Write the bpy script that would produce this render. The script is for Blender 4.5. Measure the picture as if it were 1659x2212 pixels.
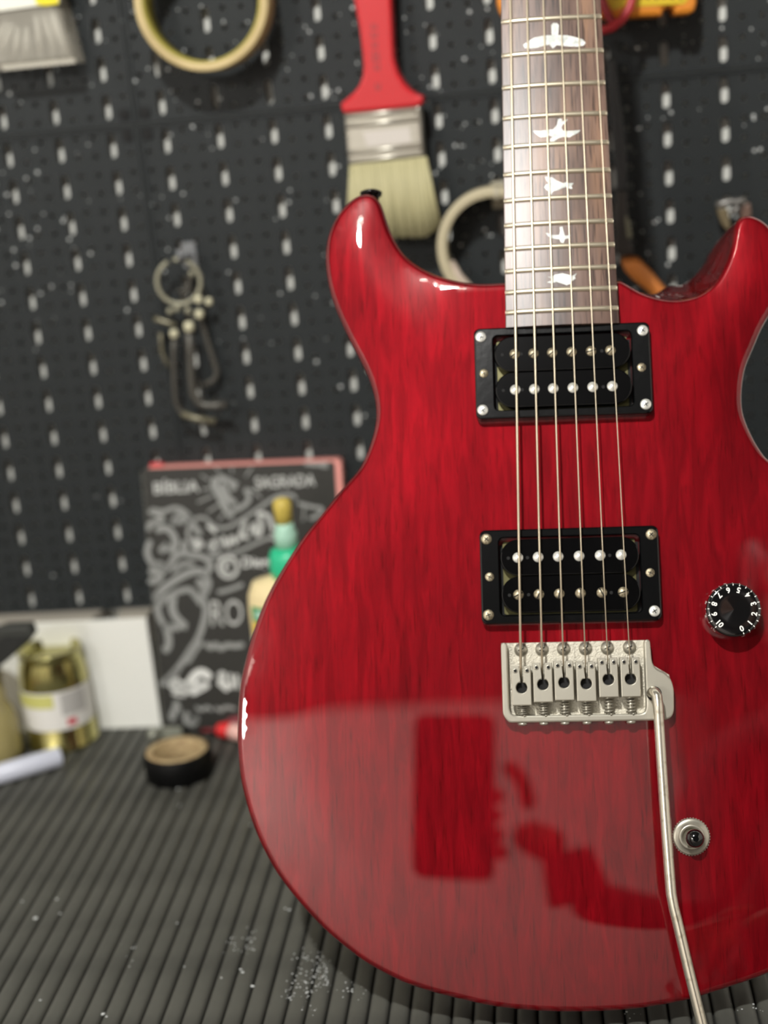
import bpy, bmesh, math, random
import numpy as np
from mathutils import Vector, Matrix
from mathutils.geometry import delaunay_2d_cdt, tessellate_polygon

random.seed(7); rng = np.random.default_rng(7)
S = bpy.context.scene
for o in list(bpy.data.objects): bpy.data.objects.remove(o)
COL = S.collection

# ------------------------------------------------------------------ camera
# all measures in mm relative to the lens; UP lifts them so that the floor is z = 0
F, CX, CY = 3192.26, 829.5, 1106.0
CAMR = np.array([[0.98951664, 0.05498559, 0.13354177],
                 [0.112252, 0.28895274, -0.95073961],
                 [-0.09086424, 0.95576299, 0.2797513]])
UP = 1360.0
TAB = -460.0            # top of the ribbed mat
WALL = 1036.0           # front of the pegboard
def V(x, y, z): return (x * .001, y * .001, (z + UP) * .001)
cam_data = bpy.data.cameras.new('camera'); cam = bpy.data.objects.new('camera', cam_data); COL.objects.link(cam)
m4 = Matrix([list(CAMR[0]) + [0], list(CAMR[1]) + [0], list(CAMR[2]) + [UP * .001], [0, 0, 0, 1]])
cam.matrix_world = m4
cam_data.sensor_fit = 'VERTICAL'; cam_data.sensor_height = 24.0; cam_data.sensor_width = 18.0
cam_data.lens = F / 2212 * 24.0
cam_data.clip_start = .02; cam_data.clip_end = 20
cam_data.dof.use_dof = True; cam_data.dof.focus_distance = .700; cam_data.dof.aperture_fstop = 2.95
S.camera = cam

# ------------------------------------------------------------------ world, lights, exposure
w = bpy.data.worlds.new('world'); S.world = w; w.use_nodes = True
w.node_tree.nodes['Background'].inputs[0].default_value = (.9, .95, 1, 1)
w.node_tree.nodes['Background'].inputs[1].default_value = .02
def light(name, kind, loc, power, color, **kw):
    d = bpy.data.lights.new(name, kind); d.energy = power; d.color = color
    for k, v in kw.items(): setattr(d, k, v)
    o = bpy.data.objects.new(name, d); o.location = loc; COL.objects.link(o); return o
LAMP = (-.19, -.40, 2.44)
light('bulb_light', 'POINT', LAMP, 106, (1, .985, .95), shadow_soft_size=.026)
# added fill light that brightens the front wall mirrored in the lacquer
FRONT_FILL = (-1.25, -2.0, 2.25)
light('front_wall_fill_light', 'POINT', FRONT_FILL, 50, (1, .985, .95), shadow_soft_size=.06)
S.view_settings.view_transform = 'Standard'; S.view_settings.look = 'None'
S.view_settings.gamma = 1; S.view_settings.exposure = 0.0; S.view_settings.use_curve_mapping = False

# ------------------------------------------------------------------ helpers
def srgb(r, g, b):
    f = lambda c: (c / 255 / 12.92) if c / 255 <= .04045 else ((c / 255 + .055) / 1.055) ** 2.4
    return (f(r), f(g), f(b), 1)
def mat(name, col, rough=.5, metal=0, coat=0, spec=.5, noise=None, bump=None, trans=0, alpha=1, coat_rough=.03):
    m = bpy.data.materials.new(name); m.use_nodes = True
    nt = m.node_tree; b = nt.nodes['Principled BSDF']
    b.inputs['Base Color'].default_value = col; b.inputs['Roughness'].default_value = rough
    b.inputs['Metallic'].default_value = metal; b.inputs['Coat Weight'].default_value = coat
    b.inputs['Coat Roughness'].default_value = coat_rough; b.inputs['Specular IOR Level'].default_value = spec
    b.inputs['Transmission Weight'].default_value = trans; b.inputs['Alpha'].default_value = alpha
    if noise:     # (colour2, scale tuple, lo, hi, detail)
        c2, sc, lo, hi, det = noise
        tc = nt.nodes.new('ShaderNodeTexCoord'); mp = nt.nodes.new('ShaderNodeMapping'); n = nt.nodes.new('ShaderNodeTexNoise')
        mp.inputs['Scale'].default_value = sc; n.inputs['Scale'].default_value = 1; n.inputs['Detail'].default_value = det
        r = nt.nodes.new('ShaderNodeValToRGB'); r.color_ramp.elements[0].position = lo; r.color_ramp.elements[1].position = hi
        r.color_ramp.elements[0].color = col; r.color_ramp.elements[1].color = c2
        nt.links.new(tc.outputs['Object'], mp.inputs[0]); nt.links.new(mp.outputs[0], n.inputs['Vector'])
        nt.links.new(n.outputs['Fac'], r.inputs[0]); nt.links.new(r.outputs[0], b.inputs['Base Color'])
    if bump:      # (scale, strength, distance)
        tc = nt.nodes.new('ShaderNodeTexCoord'); n = nt.nodes.new('ShaderNodeTexNoise'); bp = nt.nodes.new('ShaderNodeBump')
        n.inputs['Scale'].default_value = bump[0]; n.inputs['Detail'].default_value = 4
        bp.inputs['Strength'].default_value = bump[1]; bp.inputs['Distance'].default_value = bump[2]
        nt.links.new(tc.outputs['Object'], n.inputs['Vector']); nt.links.new(n.outputs['Fac'], bp.inputs['Height'])
        nt.links.new(bp.outputs[0], b.inputs['Normal'])
    return m

class MB:
    """collects shapes (in metres) into one mesh"""
    def __init__(s): s.v = []; s.f = []; s.sm = []
    def add(s, vs, fs, smooth=False):
        n = len(s.v); s.v += [tuple(p) for p in vs]
        for f in fs: s.f.append(tuple(i + n for i in f)); s.sm.append(smooth)
        return s
    def box(s, a, b, bev=0):
        x0, y0, z0 = a; x1, y1, z1 = b
        if bev:
            bm = bmesh.new()
            vs = [bm.verts.new(p) for p in [(x0,y0,z0),(x1,y0,z0),(x1,y1,z0),(x0,y1,z0),(x0,y0,z1),(x1,y0,z1),(x1,y1,z1),(x0,y1,z1)]]
            for f in [(0,3,2,1),(4,5,6,7),(0,1,5,4),(1,2,6,5),(2,3,7,6),(3,0,4,7)]: bm.faces.new([vs[i] for i in f])
            bmesh.ops.bevel(bm, geom=bm.edges[:], offset=bev, segments=2, profile=.5, affect='EDGES')
            return s.bm(bm)
        return s.add([(x0,y0,z0),(x1,y0,z0),(x1,y1,z0),(x0,y1,z0),(x0,y0,z1),(x1,y0,z1),(x1,y1,z1),(x0,y1,z1)],
                     [(0,3,2,1),(4,5,6,7),(0,1,5,4),(1,2,6,5),(2,3,7,6),(3,0,4,7)])
    def bm(s, bm, smooth=False, M=None):
        bm.verts.ensure_lookup_table(); bm.verts.index_update()
        vs = [(M @ v.co) if M else v.co.copy() for v in bm.verts]; fs = [[v.index for v in f.verts] for f in bm.faces]
        bm.free(); return s.add(vs, fs, smooth)
    def tube(s, pts, r, n=10, closed=False, caps=True, flat=None):
        """r a number or a list; pts metres"""
        P = [Vector(p) for p in pts]; N = len(P); rr = r if hasattr(r, '__len__') else [r] * N
        vs = []; up = None
        for i in range(N):
            a = P[(i - 1) % N] if (closed or i > 0) else P[i]; b = P[(i + 1) % N] if (closed or i < N - 1) else P[i]
            t = (b - a).normalized()
            if up is None: up = Vector((0, 0, 1)) if abs(t.z) < .9 else Vector((1, 0, 0))
            u = (up - t * up.dot(t)).normalized(); v = t.cross(u); up = u
            for k in range(n):
                an = 2 * math.pi * k / n; vs.append(P[i] + (u * math.cos(an) + v * math.sin(an)) * rr[i])
        fs = []
        for i in range(N if closed else N - 1):
            j = (i + 1) % N
            for k in range(n): fs.append((i*n+k, i*n+(k+1) % n, j*n+(k+1) % n, j*n+k))
        s.add(vs, fs, True)
        if caps and not closed:
            s.f.append(tuple(len(s.v) - N*n + k for k in range(n))[::-1]); s.sm.append(False)
            s.f.append(tuple(len(s.v) - n + k for k in range(n))); s.sm.append(False)
        return s
    def lathe(s, prof, c=(0,0,0), axis='z', n=32, M=None, sy=1.0, cap=True, smooth=True):
        """prof: [(r, h)], metres"""
        vs = []
        for r, h in prof:
            for k in range(n):
                a = 2 * math.pi * k / n; x, y = r * math.cos(a), r * math.sin(a) * sy
                p = {'z': (x, y, h), 'y': (x, h, y), 'x': (h, x, y)}[axis]
                p = Vector(p)
                if M: p = M @ p
                vs.append(p + Vector(c))
        fs = []
        for i in range(len(prof) - 1):
            for k in range(n): fs.append((i*n+k, i*n+(k+1) % n, (i+1)*n+(k+1) % n, (i+1)*n+k))
        base = len(s.v); s.add(vs, fs, smooth)
        if cap:
            if prof[0][0] > 1e-6: s.f.append(tuple(base + k for k in range(n))[::-1]); s.sm.append(False)
            if prof[-1][0] > 1e-6: s.f.append(tuple(base + (len(prof)-1)*n + k for k in range(n))); s.sm.append(False)
        return s
    def prism(s, poly, z0, z1, fn=None, bev=0, cuts=0):
        """poly [(x,y)], extruded z0..z1; fn maps (x,y,z) to a point; bev insets the top ring"""
        n = len(poly); bm = bmesh.new()
        area = sum(poly[i][0]*poly[(i+1) % n][1] - poly[(i+1) % n][0]*poly[i][1] for i in range(n))
        if area < 0: poly = poly[::-1]
        lv = [bm.verts.new((x, y, z0)) for x, y in poly]
        rings = [lv]
        if bev:
            ins = inset(poly, bev); zs = 1 if z1 > z0 else -1
            rings.append([bm.verts.new((x, y, z1 - zs*bev)) for x, y in poly])
            ii = inset(poly, bev*.3); rings.append([bm.verts.new((x, y, z1 - zs*bev*.3)) for x, y in ii])
            rings.append([bm.verts.new((x, y, z1)) for x, y in ins])
        else: rings.append([bm.verts.new((x, y, z1)) for x, y in poly])
        for a, b in zip(rings[:-1], rings[1:]):
            for i in range(n): bm.faces.new((a[i], a[(i+1) % n], b[(i+1) % n], b[i]))
        for rg in (lv, rings[-1]):
            for tri in tessellate_polygon([[Vector((v.co.x, v.co.y, 0)) for v in rg]]):
                try: bm.faces.new([rg[i] for i in tri])
                except ValueError: pass
        bmesh.ops.recalc_face_normals(bm, faces=bm.faces[:])
        if cuts: bmesh.ops.subdivide_edges(bm, edges=bm.edges[:], cuts=cuts, use_grid_fill=True)
        if fn:
            for v in bm.verts: v.co = Vector(fn(*v.co))
            bmesh.ops.recalc_face_normals(bm, faces=bm.faces[:])
        return s.bm(bm)
    def mesh(s, name, M=None, merge=False):
        me = bpy.data.meshes.new(name); me.from_pydata(s.v, [], s.f)
        me.polygons.foreach_set('use_smooth', s.sm)
        if M: me.transform(M)
        me.update(); return me
def inset(poly, d):
    n = len(poly); out = []
    for i in range(n):
        p0, p1, p2 = np.array(poly[i-1]), np.array(poly[i]), np.array(poly[(i+1) % n])
        a = p1 - p0; b = p2 - p1; a = a/(np.linalg.norm(a)+1e-12); b = b/(np.linalg.norm(b)+1e-12)
        na = np.array([-a[1], a[0]]); nb = np.array([-b[1], b[0]]); m = na + nb; q = m @ m
        m = m * (2/q) if q > .3 else na
        out.append(tuple(p1 + m*d*min(1.0, 1.0)))
    return out

MW = {}
def thing(name, label, cat, loc, rot=None, group=None):
    o = bpy.data.objects.new(name, None); o.empty_display_size = .02; COL.objects.link(o)
    M = Matrix.Translation(Vector(loc))
    if rot is not None: M = M @ rot.to_4x4()
    o.matrix_world = M; MW[o.name] = M
    o['label'] = label; o['category'] = cat
    if group: o['group'] = group
    return o
def part(name, mb, m, parent, label=None, local=False, shade=None, kind=None):
    """mesh in world metres (local=False) or in the parent's own frame; sub-parts share the frame of the thing"""
    root = parent
    while root.parent: root = root.parent
    M = None if local else MW[root.name].inverted()
    me = mb.mesh(name, M) if isinstance(mb, MB) else mb
    if m and not me.materials: me.materials.append(m)
    o = bpy.data.objects.new(name, me); COL.objects.link(o); o.parent = parent
    if label: o['label'] = label
    if kind: o['kind'] = kind
    return o
def inst(me, name, parent, loc=(0,0,0), rot=0, label=None):
    o = bpy.data.objects.new(name, me); COL.objects.link(o); o.parent = parent; o.location = loc
    if rot: o.rotation_euler = (0, 0, rot)
    if label: o['label'] = label
    return o
def solo(name, mb, m, label=None, cat=None, group=None, kind=None):
    c = Vector((sum(v[0] for v in mb.v), sum(v[1] for v in mb.v), 0)) / len(mb.v); c.z = min(v[2] for v in mb.v)
    o = bpy.data.objects.new(name, mb.mesh(name, Matrix.Translation(-c))); COL.objects.link(o); o.location = c
    if m: o.data.materials.append(m)
    if label: o['label'] = label
    if cat: o['category'] = cat
    if group: o['group'] = group
    if kind: o['kind'] = kind
    return o
def ray(px, py): return CAMR @ np.array([(px - CX)/F, -(py - CY)/F, -1.0])
def at_w(px, py, Y):                     # point (mm) where the line of sight meets the upright plane y = Y
    r = ray(px, py); return r * (Y / r[1])
def at_t(px, py, z=TAB):                 # ... the horizontal plane z
    r = ray(px, py); return r * (z / r[2])
def mm(p): return V(*p)
FONTCACHE = {}
def text_mesh(txt, size, extrude=.00005, bold=0.0, align='CENTER', shear=0):
    c = bpy.data.curves.new('lettering', 'FONT'); c.body = txt; c.size = size; c.extrude = extrude; c.offset = bold
    c.align_x = align; c.align_y = 'CENTER'; c.shear = shear; c.resolution_u = 3
    o = bpy.data.objects.new('tmp', c); COL.objects.link(o)
    bpy.context.view_layer.update()
    me = bpy.data.meshes.new_from_object(o.evaluated_get(bpy.context.evaluated_depsgraph_get()))
    bpy.data.objects.remove(o); bpy.data.curves.remove(c)
    return me
def mesh_into(mb, me, M):
    mb.add([M @ v.co for v in me.vertices], [tuple(p.vertices) for p in me.polygons]); bpy.data.meshes.remove(me)

# ------------------------------------------------------------------ materials
M_white = mat('white_wall_paint', srgb(236, 236, 228), .7, bump=(60, .15, .002))
M_wall2 = mat('light_wall_paint', srgb(228, 222, 216), .8)
M_ceil = mat('grey_ceiling', srgb(42, 38, 36), .8)
M_floor = mat('grey_floor_tiles', srgb(120, 115, 108), .4)
M_board = mat('black_pegboard_plastic', srgb(39, 43, 44), .5, spec=.25, bump=(500, .12, .0004))
M_dark = mat('black_recess_shade', (.004, .004, .004, 1), .8)  # flat black painted in for the shade inside holes, slots and recesses
M_red = mat('cherry_lacquer', (.40, .0035, .0085, 1), .5, metal=.55, coat=1, coat_rough=.012, spec=.07)
M_red.node_tree.nodes['Principled BSDF'].inputs['Coat IOR'].default_value = 1.58
def wood_red(m):
    nt = m.node_tree; b = nt.nodes['Principled BSDF']
    tc = nt.nodes.new('ShaderNodeTexCoord')
    def noi(scale, det, rough=.5, dist=0):
        mp = nt.nodes.new('ShaderNodeMapping'); mp.inputs['Scale'].default_value = scale
        n = nt.nodes.new('ShaderNodeTexNoise'); n.inputs['Scale'].default_value = 1; n.inputs['Detail'].default_value = det
        n.inputs['Roughness'].default_value = rough; n.inputs['Distortion'].default_value = dist
        nt.links.new(tc.outputs['Object'], mp.inputs[0]); nt.links.new(mp.outputs[0], n.inputs['Vector']); return n
    a = noi((190, 24, 60), 4, .6, .9); c = noi((1000, 60, 200), 2, .5, .3); d = noi((30, 9, 20), 3)
    def ramp(n, lo, hi, c0, c1):
        r = nt.nodes.new('ShaderNodeValToRGB'); e = r.color_ramp.elements; e[0].position = lo; e[1].position = hi
        e[0].color = c0; e[1].color = c1; nt.links.new(n.outputs['Fac'], r.inputs[0]); return r
    r1 = ramp(a, .36, .66, (.14, .0005, .0034, 1), (.225, .0014, .0060, 1))
    r2 = ramp(c, .28, .42, (.66, .45, .5, 1), (1, 1, 1, 1))
    r3 = ramp(d, .35, .65, (.80, .8, .85, 1), (1.0, 1.0, 1.0, 1))
    def mul(x, y):
        m2 = nt.nodes.new('ShaderNodeMix'); m2.data_type = 'RGBA'; m2.blend_type = 'MULTIPLY'; m2.inputs[0].default_value = 1
        nt.links.new(x, m2.inputs[6]); nt.links.new(y, m2.inputs[7]); return m2.outputs[2]
    nt.links.new(mul(mul(r1.outputs[0], r2.outputs[0]), r3.outputs[0]), b.inputs['Base Color'])
wood_red(M_red)
M_rose = mat('rosewood', srgb(120, 92, 78), .33, spec=.5)
def rosewood(m):
    nt = m.node_tree; b = nt.nodes['Principled BSDF']; tc = nt.nodes.new('ShaderNodeTexCoord')
    outs = []
    for sc, det, stops in (((130, 10, 50), 3, [(.30, srgb(90, 66, 56)), (.5, srgb(120, 96, 84)), (.66, srgb(142, 110, 88))]),
                           ((900, 45, 200), 2, [(.33, (.30, .26, .24, 1)), (.47, (1, 1, 1, 1))]),
                           ((48, 16, 20), 3, [(.36, (.62, .60, .60, 1)), (.60, (1.05, 1.05, 1.05, 1))])):
        mp = nt.nodes.new('ShaderNodeMapping'); mp.inputs['Scale'].default_value = sc
        n = nt.nodes.new('ShaderNodeTexNoise'); n.inputs['Scale'].default_value = 1; n.inputs['Detail'].default_value = det
        r = nt.nodes.new('ShaderNodeValToRGB')
        while len(r.color_ramp.elements) < len(stops): r.color_ramp.elements.new(.5)
        for e, (p, c) in zip(r.color_ramp.elements, stops): e.position = p; e.color = c
        nt.links.new(tc.outputs['Object'], mp.inputs[0]); nt.links.new(mp.outputs[0], n.inputs['Vector']); nt.links.new(n.outputs['Fac'], r.inputs[0]); outs.append(r.outputs[0])
    x = outs[0]
    for y in outs[1:]:
        m2 = nt.nodes.new('ShaderNodeMix'); m2.data_type = 'RGBA'; m2.blend_type = 'MULTIPLY'; m2.inputs[0].default_value = 1
        nt.links.new(x, m2.inputs[6]); nt.links.new(y, m2.inputs[7]); x = m2.outputs[2]
    nt.links.new(x, b.inputs['Base Color'])
rosewood(M_rose)
M_nickel = mat('satin_nickel', srgb(186, 182, 168), .34, metal=.75, bump=(900, .06, .0003))
M_nickel_rough = mat('pitted_nickel', srgb(190, 185, 170), .42, metal=.7, bump=(1500, .7, .0006))
M_steel = mat('string_steel', srgb(202, 190, 166), .28, metal=.85)
M_fret = mat('fret_wire', srgb(198, 188, 166), .3, metal=.75)
M_pearl = mat('pearl_inlay', srgb(244, 247, 242), .25, coat=.5, noise=(srgb(200, 206, 202), (330, 330, 100), .42, .62, 3))
M_blackgloss = mat('gloss_black_plastic', (.0016, .0016, .0018, 1), .12, spec=.4)
M_ring = mat('black_ring_plastic', (.0022, .0024, .0026, 1), .16, spec=.45, bump=(200, .1, .0005))
M_oldscrew = mat('aged_screw_metal', srgb(176, 166, 140), .4, metal=.8, noise=(srgb(120, 110, 90), (900, 900, 900), .4, .6, 3))
M_silver = mat('bright_screw_metal', srgb(226, 226, 218), .3, metal=.6)
M_print = mat('white_print', srgb(236, 236, 230), .5)
M_brassy = mat('brass_base', srgb(84, 80, 44), .4, metal=.5)
M_rib = mat('grey_rubber', srgb(84, 84, 78), .55, spec=.4, noise=(srgb(73, 73, 68), (30, 30, 30), .4, .65, 4), bump=(1400, .25, .0003))
M_ribbase = mat('dark_rubber', srgb(30, 30, 28), .7)
M_bench = mat('bench_wood', srgb(120, 92, 66), .5, noise=(srgb(96, 70, 48), (3, 40, 20), .4, .6, 3))

# ------------------------------------------------------------------ the room shell
def struct(name, mb, m):
    o = solo(name, mb, m, kind='structure'); return o
X0, X1, YB, YF, ZC = -1.55, 1.75, 1.0458, -2.75, 2.56
struct('wall_back', MB().box((X0, YB, 0), (X1, YB+.1, ZC)), M_white)
struct('wall_left', MB().box((X0-.1, YF, 0), (X0, YB, ZC)), M_wall2)
struct('wall_right', MB().box((X1, YF, 0), (X1+.1, YB, ZC)), M_wall2)
struct('wall_front', MB().box((X0, YF-.1, 0), (X1, YF, ZC)), M_wall2)
struct('ceiling', MB().box((X0, YF, ZC), (X1, YB, ZC+.1)), M_ceil)
struct('floor', MB().box((X0, YF, -.1), (X1, YB, 0)), M_floor)

# base and socket above the ceiling bulb and, made up, above the added fill
for nm, L, lab in (('ceiling_lamp_or_fill', LAMP, 'white ceiling lamp holder above the workbench'), ('ceiling_lamp_or_fill', FRONT_FILL, 'made-up white lamp holder above the added fill light')):
    t = thing(nm, lab, 'lamp', (L[0], L[1], ZC))
    part('lamp_base', MB().lathe([(.055, -.016), (.055, -.004), (.050, 0)], (L[0], L[1], ZC)), M_white, t)
    part('socket', MB().lathe([(.020, -.085), (.022, -.06), (.022, -.016)], (L[0], L[1], ZC)), M_white, t)

# ------------------------------------------------------------------ workbench and ribbed mat
tz = (TAB + UP) * .001
t = thing('workbench', 'wooden workbench standing against the back wall', 'table', (0, .65, 0))
part('bench_top', MB().box((-1.1, .26, tz-.045), (1.0, 1.041, tz-.0065), .003), M_bench, t)
for x in (-1.05, .93):
    for y in (.30, .97): part('leg', MB().box((x, y, 0), (x+.06, y+.06, tz-.045), .003), M_bench, t)
PITCH = 10.95
mat_t = thing('ribbed_mat', 'dark grey ribbed rubber mat covering the workbench', 'mat', V(-80, 720, TAB-6.5))
part('backing_sheet', MB().box(V(-590, 380, TAB-6.4), V(440, 1030, TAB-4.4)), M_ribbase, mat_t)
def rib_mesh():
    prof = [(-5.15, -4.6), (-5.05, -2.3), (-4.35, -1.05), (-3.1, -.36), (-1.3, 0), (1.3, 0), (3.1, -.36), (4.35, -1.05), (5.05, -2.3), (5.15, -4.6)]
    ys = np.arange(0, 648, .82); vs = []; fs = []; n = len(prof)
    for i, y in enumerate(ys):
        k = .34 if i % 2 else 0.0
        for j, (x, z) in enumerate(prof):
            e = k if j in (1, 8) else (k*.8 if j in (2, 7) else 0)
            vs.append(((x - math.copysign(e, x))*.001, y*.001, (z - e*.4)*.001))
    for i in range(len(ys)-1):
        for j in range(n-1): fs.append((i*n+j, (i+1)*n+j, (i+1)*n+j+1, i*n+j+1))
    fs.append(tuple(range(n))); fs.append(tuple((len(ys)-1)*n+j for j in range(n))[::-1])
    mb = MB(); mb.add(vs, fs, True); me = mb.mesh('rib'); me.materials.append(M_rib); return me
RIBM = rib_mesh()
base = Vector(V(-80, 720, TAB-6.5))
x = -582.0 + ((-190.6 - 5.47 + 582.0) % PITCH)
while x < 430:
    inst(RIBM, 'rib', mat_t, Vector(V(x + 16.5, 382, TAB)) - base, math.radians(1.15)); x += PITCH

# ------------------------------------------------------------------ pegboard panels with real slots and holes
def peg_tile():
    """one 38.1 x 25.4 cell (x,z), slot in the middle, holes left and right; front at y=0, back at y=3.4"""
    W_, H_ = 38.1, 25.4; mb = MB(); T = 1.5
    cells = []
    for cx, w_ in ((-12.7, 12.7), (12.7, 12.7)):
        for cz in (-6.35, 6.35): cells.append((cx, cz, 12.7, 12.7, [(1.75*math.cos(a), 1.75*math.sin(a)) for a in np.linspace(0, 2*math.pi, 13)[:-1]]))
    sl = [(2.75*math.cos(a), 5.5 + 2.75*math.sin(a)) for a in np.linspace(0, math.pi, 8)] + [(2.75*math.cos(a), -5.5 + 2.75*math.sin(a)) for a in np.linspace(math.pi, 2*math.pi, 8)]
    cells.append((0, 0, 12.7, 25.4, sl))
    for cx, cz, w_, h_, hole in cells:
        def proj(p):
            s_ = max(abs(p[0])/(w_/2), abs(p[1])/(h_/2)); return (p[0]/s_, p[1]/s_)
        pts = list(hole); outer = [proj(p) for p in pts]
        corners = [(w_/2, h_/2), (-w_/2, h_/2), (-w_/2, -h_/2), (w_/2, -h_/2)]
        n = len(pts)
        for y, flip in ((0, False), (T, True)):
            vs = [(cx+p[0], y, cz+p[1]) for p in pts] + [(cx+p[0], y, cz+p[1]) for p in outer]; fs = []
            extra = []
            for i in range(n):
                j = (i+1) % n; a, b = outer[i], outer[j]; cc = None
                if not (abs(a[0]-b[0]) < 1e-6 or abs(a[1]-b[1]) < 1e-6):
                    cc = (math.copysign(w_/2, a[0]+b[0]), math.copysign(h_/2, a[1]+b[1]))
                f = [i, n+i] + ([len(vs)] if cc else []) + [n+j, j]
                if cc: vs.append((cx+cc[0], y, cz+cc[1]))
                fs.append(tuple(f[::-1] if flip else f))
            mb.add([tuple(c*.001 for c in v) for v in vs], fs)
        for (ya, yb) in ((0, T),):
            vs = [(cx+p[0], ya, cz+p[1]) for p in pts] + [(cx+p[0], yb, cz+p[1]) for p in pts]
            mb.add([tuple(c*.001 for c in v) for v in vs], [(i, (i+1) % n, n+(i+1) % n, n+i) for i in range(n)])
    return mb
TILE = peg_tile()
NX, NZ = 12, 14
def panel_mesh():
    mb = MB(); tv = np.array(TILE.v)
    for i in range(NX):
        for j in range(NZ):
            off = np.array([(i+.5)*.0381, 0, -(j+.5)*.0254]); mb.add([tuple(p) for p in tv + off], TILE.f)
    Wd, Hd = NX*.0381, NZ*.0254; e = .0022; r = .0016
    for a, b in (((0, -r, -e), (Wd, .0085, 0)), ((0, -r, -Hd), (Wd, .0085, -Hd+e)), ((0, -r, -Hd+e), (e, .0085, -e)), ((Wd-e, -r, -Hd+e), (Wd, .0085, -e))): mb.box(a, b)
    me = mb.mesh('panel_sheet'); me.materials.append(M_board); return me
PANEL = panel_mesh()
c2 = at_w(272, 268, WALL)                # corner where four panels meet, a touch left of the screw holes
c2 = at_w(294, 268, WALL)
sc_mb = MB().lathe([(.0038, 0), (.0038, .006)], axis='y', n=14); sc_me = sc_mb.mesh('screw'); sc_me.materials.append(M_dark)  # black plug standing for the shade in each corner screw hole
GAP = .35
for (i, j, lab) in ((0, 0, 'black perforated pegboard panel behind the hex keys, lower left'), (1, 0, 'black perforated pegboard panel behind the guitar neck and brush bristles, lower right'),
                    (0, 1, 'black perforated pegboard panel behind the bag of wall plugs, upper left'), (1, 1, 'black perforated pegboard panel behind the red brush handle, upper right')):
    x0 = c2[0] + (GAP if i else -GAP - NX*38.1); z0 = c2[2] + (GAP + NZ*25.4 if j else -GAP)
    t = thing('pegboard_panel', lab, 'pegboard', V(x0, WALL, z0), group='pegboard panels on the wall')
    inst(PANEL, 'panel_sheet', t)
    for sx in (6.9, NX*38.1-6.9):
        for sz in (-6.9, -NZ*25.4+6.9): inst(sc_me, 'screw', t, (sx*.001, -.0018, sz*.001))
# paint specks spattered over the board
mb = MB()
def speck(mb, c, r, nrm='y', n=6):
    vs = [(c[0], c[1]-r*.35, c[2])] if nrm == 'y' else [(c[0], c[1], c[2]+r*.35)]
    for k in range(n):
        a = 2*math.pi*k/n + random.random(); q = r*(.8+.4*random.random())
        vs.append((c[0]+q*math.cos(a), c[1], c[2]+q*math.sin(a)) if nrm == 'y' else (c[0]+q*math.cos(a), c[1]+q*math.sin(a), c[2]))
    mb.add(vs, [(0, 1+k, 1+(k+1) % n) for k in range(n)] + [tuple(range(n, 0, -1))], False)
cl = [(at_w(random.uniform(0, 1659), random.uniform(0, 700), WALL), random.uniform(30, 60)) for _ in range(16)]
for k in range(620):
    if random.random() < .7:
        px, py = random.uniform(-60, 1720), random.uniform(-60, 1300)
        if px < 300 and random.random() < .5: continue
        if py > 700 and random.random() < .55: continue
        p = at_w(px, py, WALL)
    else:
        c, s_ = random.choice(cl); p = np.array([c[0]+random.gauss(0, s_), WALL, c[2]+random.gauss(0, s_)])
    q = ((p[0]-c2[0]) % 38.1, (p[2]-c2[2]) % 25.4)       # keep the specks on the plastic, off the openings
    if abs(q[0]-19.05) < 3.4 and 5 < q[1] < 20.5: continue
    if any(math.hypot(q[0]-a, q[1]-b) < 2.7 for a in (6.35, 31.75) for b in (6.35, 19.05)): continue
    speck(mb, V(p[0], WALL-.05, p[2]), random.choice((.5, .6, .7, .9, 1.1, 1.3))*.001)
M_speck = mat('dried_paint', srgb(198, 202, 200), .6)
solo('paint_specks', mb, M_speck, 'fine pale paint specks spattered over the black pegboard', 'paint', kind='stuff')

# ------------------------------------------------------------------ electric guitar
# guitar frame: x across, y towards the headstock, z out of the face; origin where the strings meet the saddles
GR = Matrix(((0.99847063, 0.01778733, 0.05234514), (0.04000861, 0.42095536, -0.9061986), (-0.03815382, 0.90690694, 0.41959992)))
GO = np.array([-8.4787, 683.6806, -282.5641]); GRn = np.array(GR)
def at_g(px, py, gz):
    r = ray(px, py); n = GRn[:, 2]; O = GO + n*gz
    return GRn.T @ (r*((O @ n)/(r @ n)) - GO)
BOT = np.array([-8.0, -171.0, -56.0])                      # bottom of the body = base of the thing
gt = thing('electric_guitar', 'cherry red double-cutaway electric guitar leaning back on the ribbed mat', 'guitar', mm(GO + GRn @ BOT), GR)
def L(x, y, z): return ((x - BOT[0])*.001, (y - BOT[1])*.001, (z - BOT[2])*.001)
def LL(p): return L(*p)
def face(y): return -12.3 + .018*y
EDGE = -17.0
def zc(pts, ox, oy, s): return [(ox + x/s, oy + y/s) for x, y in pts]
left = (zc([(1615,862),(1400,870),(1250,850),(1130,820),(1000,775),(870,700),(780,630),(720,550),(660,440),(620,330),(590,230),(560,150),(510,105),(450,95),(390,105),(320,150),(250,220),(190,300),(140,400),(110,500),(98,620),(105,760),(130,900),(165,1020),(220,1160),(300,1330),(380,1480),(440,1600),(490,1730),(520,1850),(530,1950),(520,2060),(480,2210)], 680, 400, 3.95)
        + zc([(1575,230),(1460,360),(1340,510),(1200,680),(1110,810),(1010,970),(930,1120),(870,1270),(820,1420),(785,1560),(750,1720),(738,1900),(735,2100)], 280, 940, 3.16)
        + [(519,1680),(529,1725),(541,1768),(560,1817)]
        + zc([(275,0),(400,170),(560,350),(700,475),(850,590),(1000,675),(1130,735),(1300,790),(1480,835),(1659,875)], 500, 1880, 2.9625)
        + [(1130,2184),(1200,2188),(1250,2188)] + zc([(0,1880),(400,1850),(850,1770),(1050,1710),(1300,1630),(1659,1500)], 1300, 1780, 4.621))
pl = [at_g(x, y, EDGE)[:2] for x, y in left]
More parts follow.
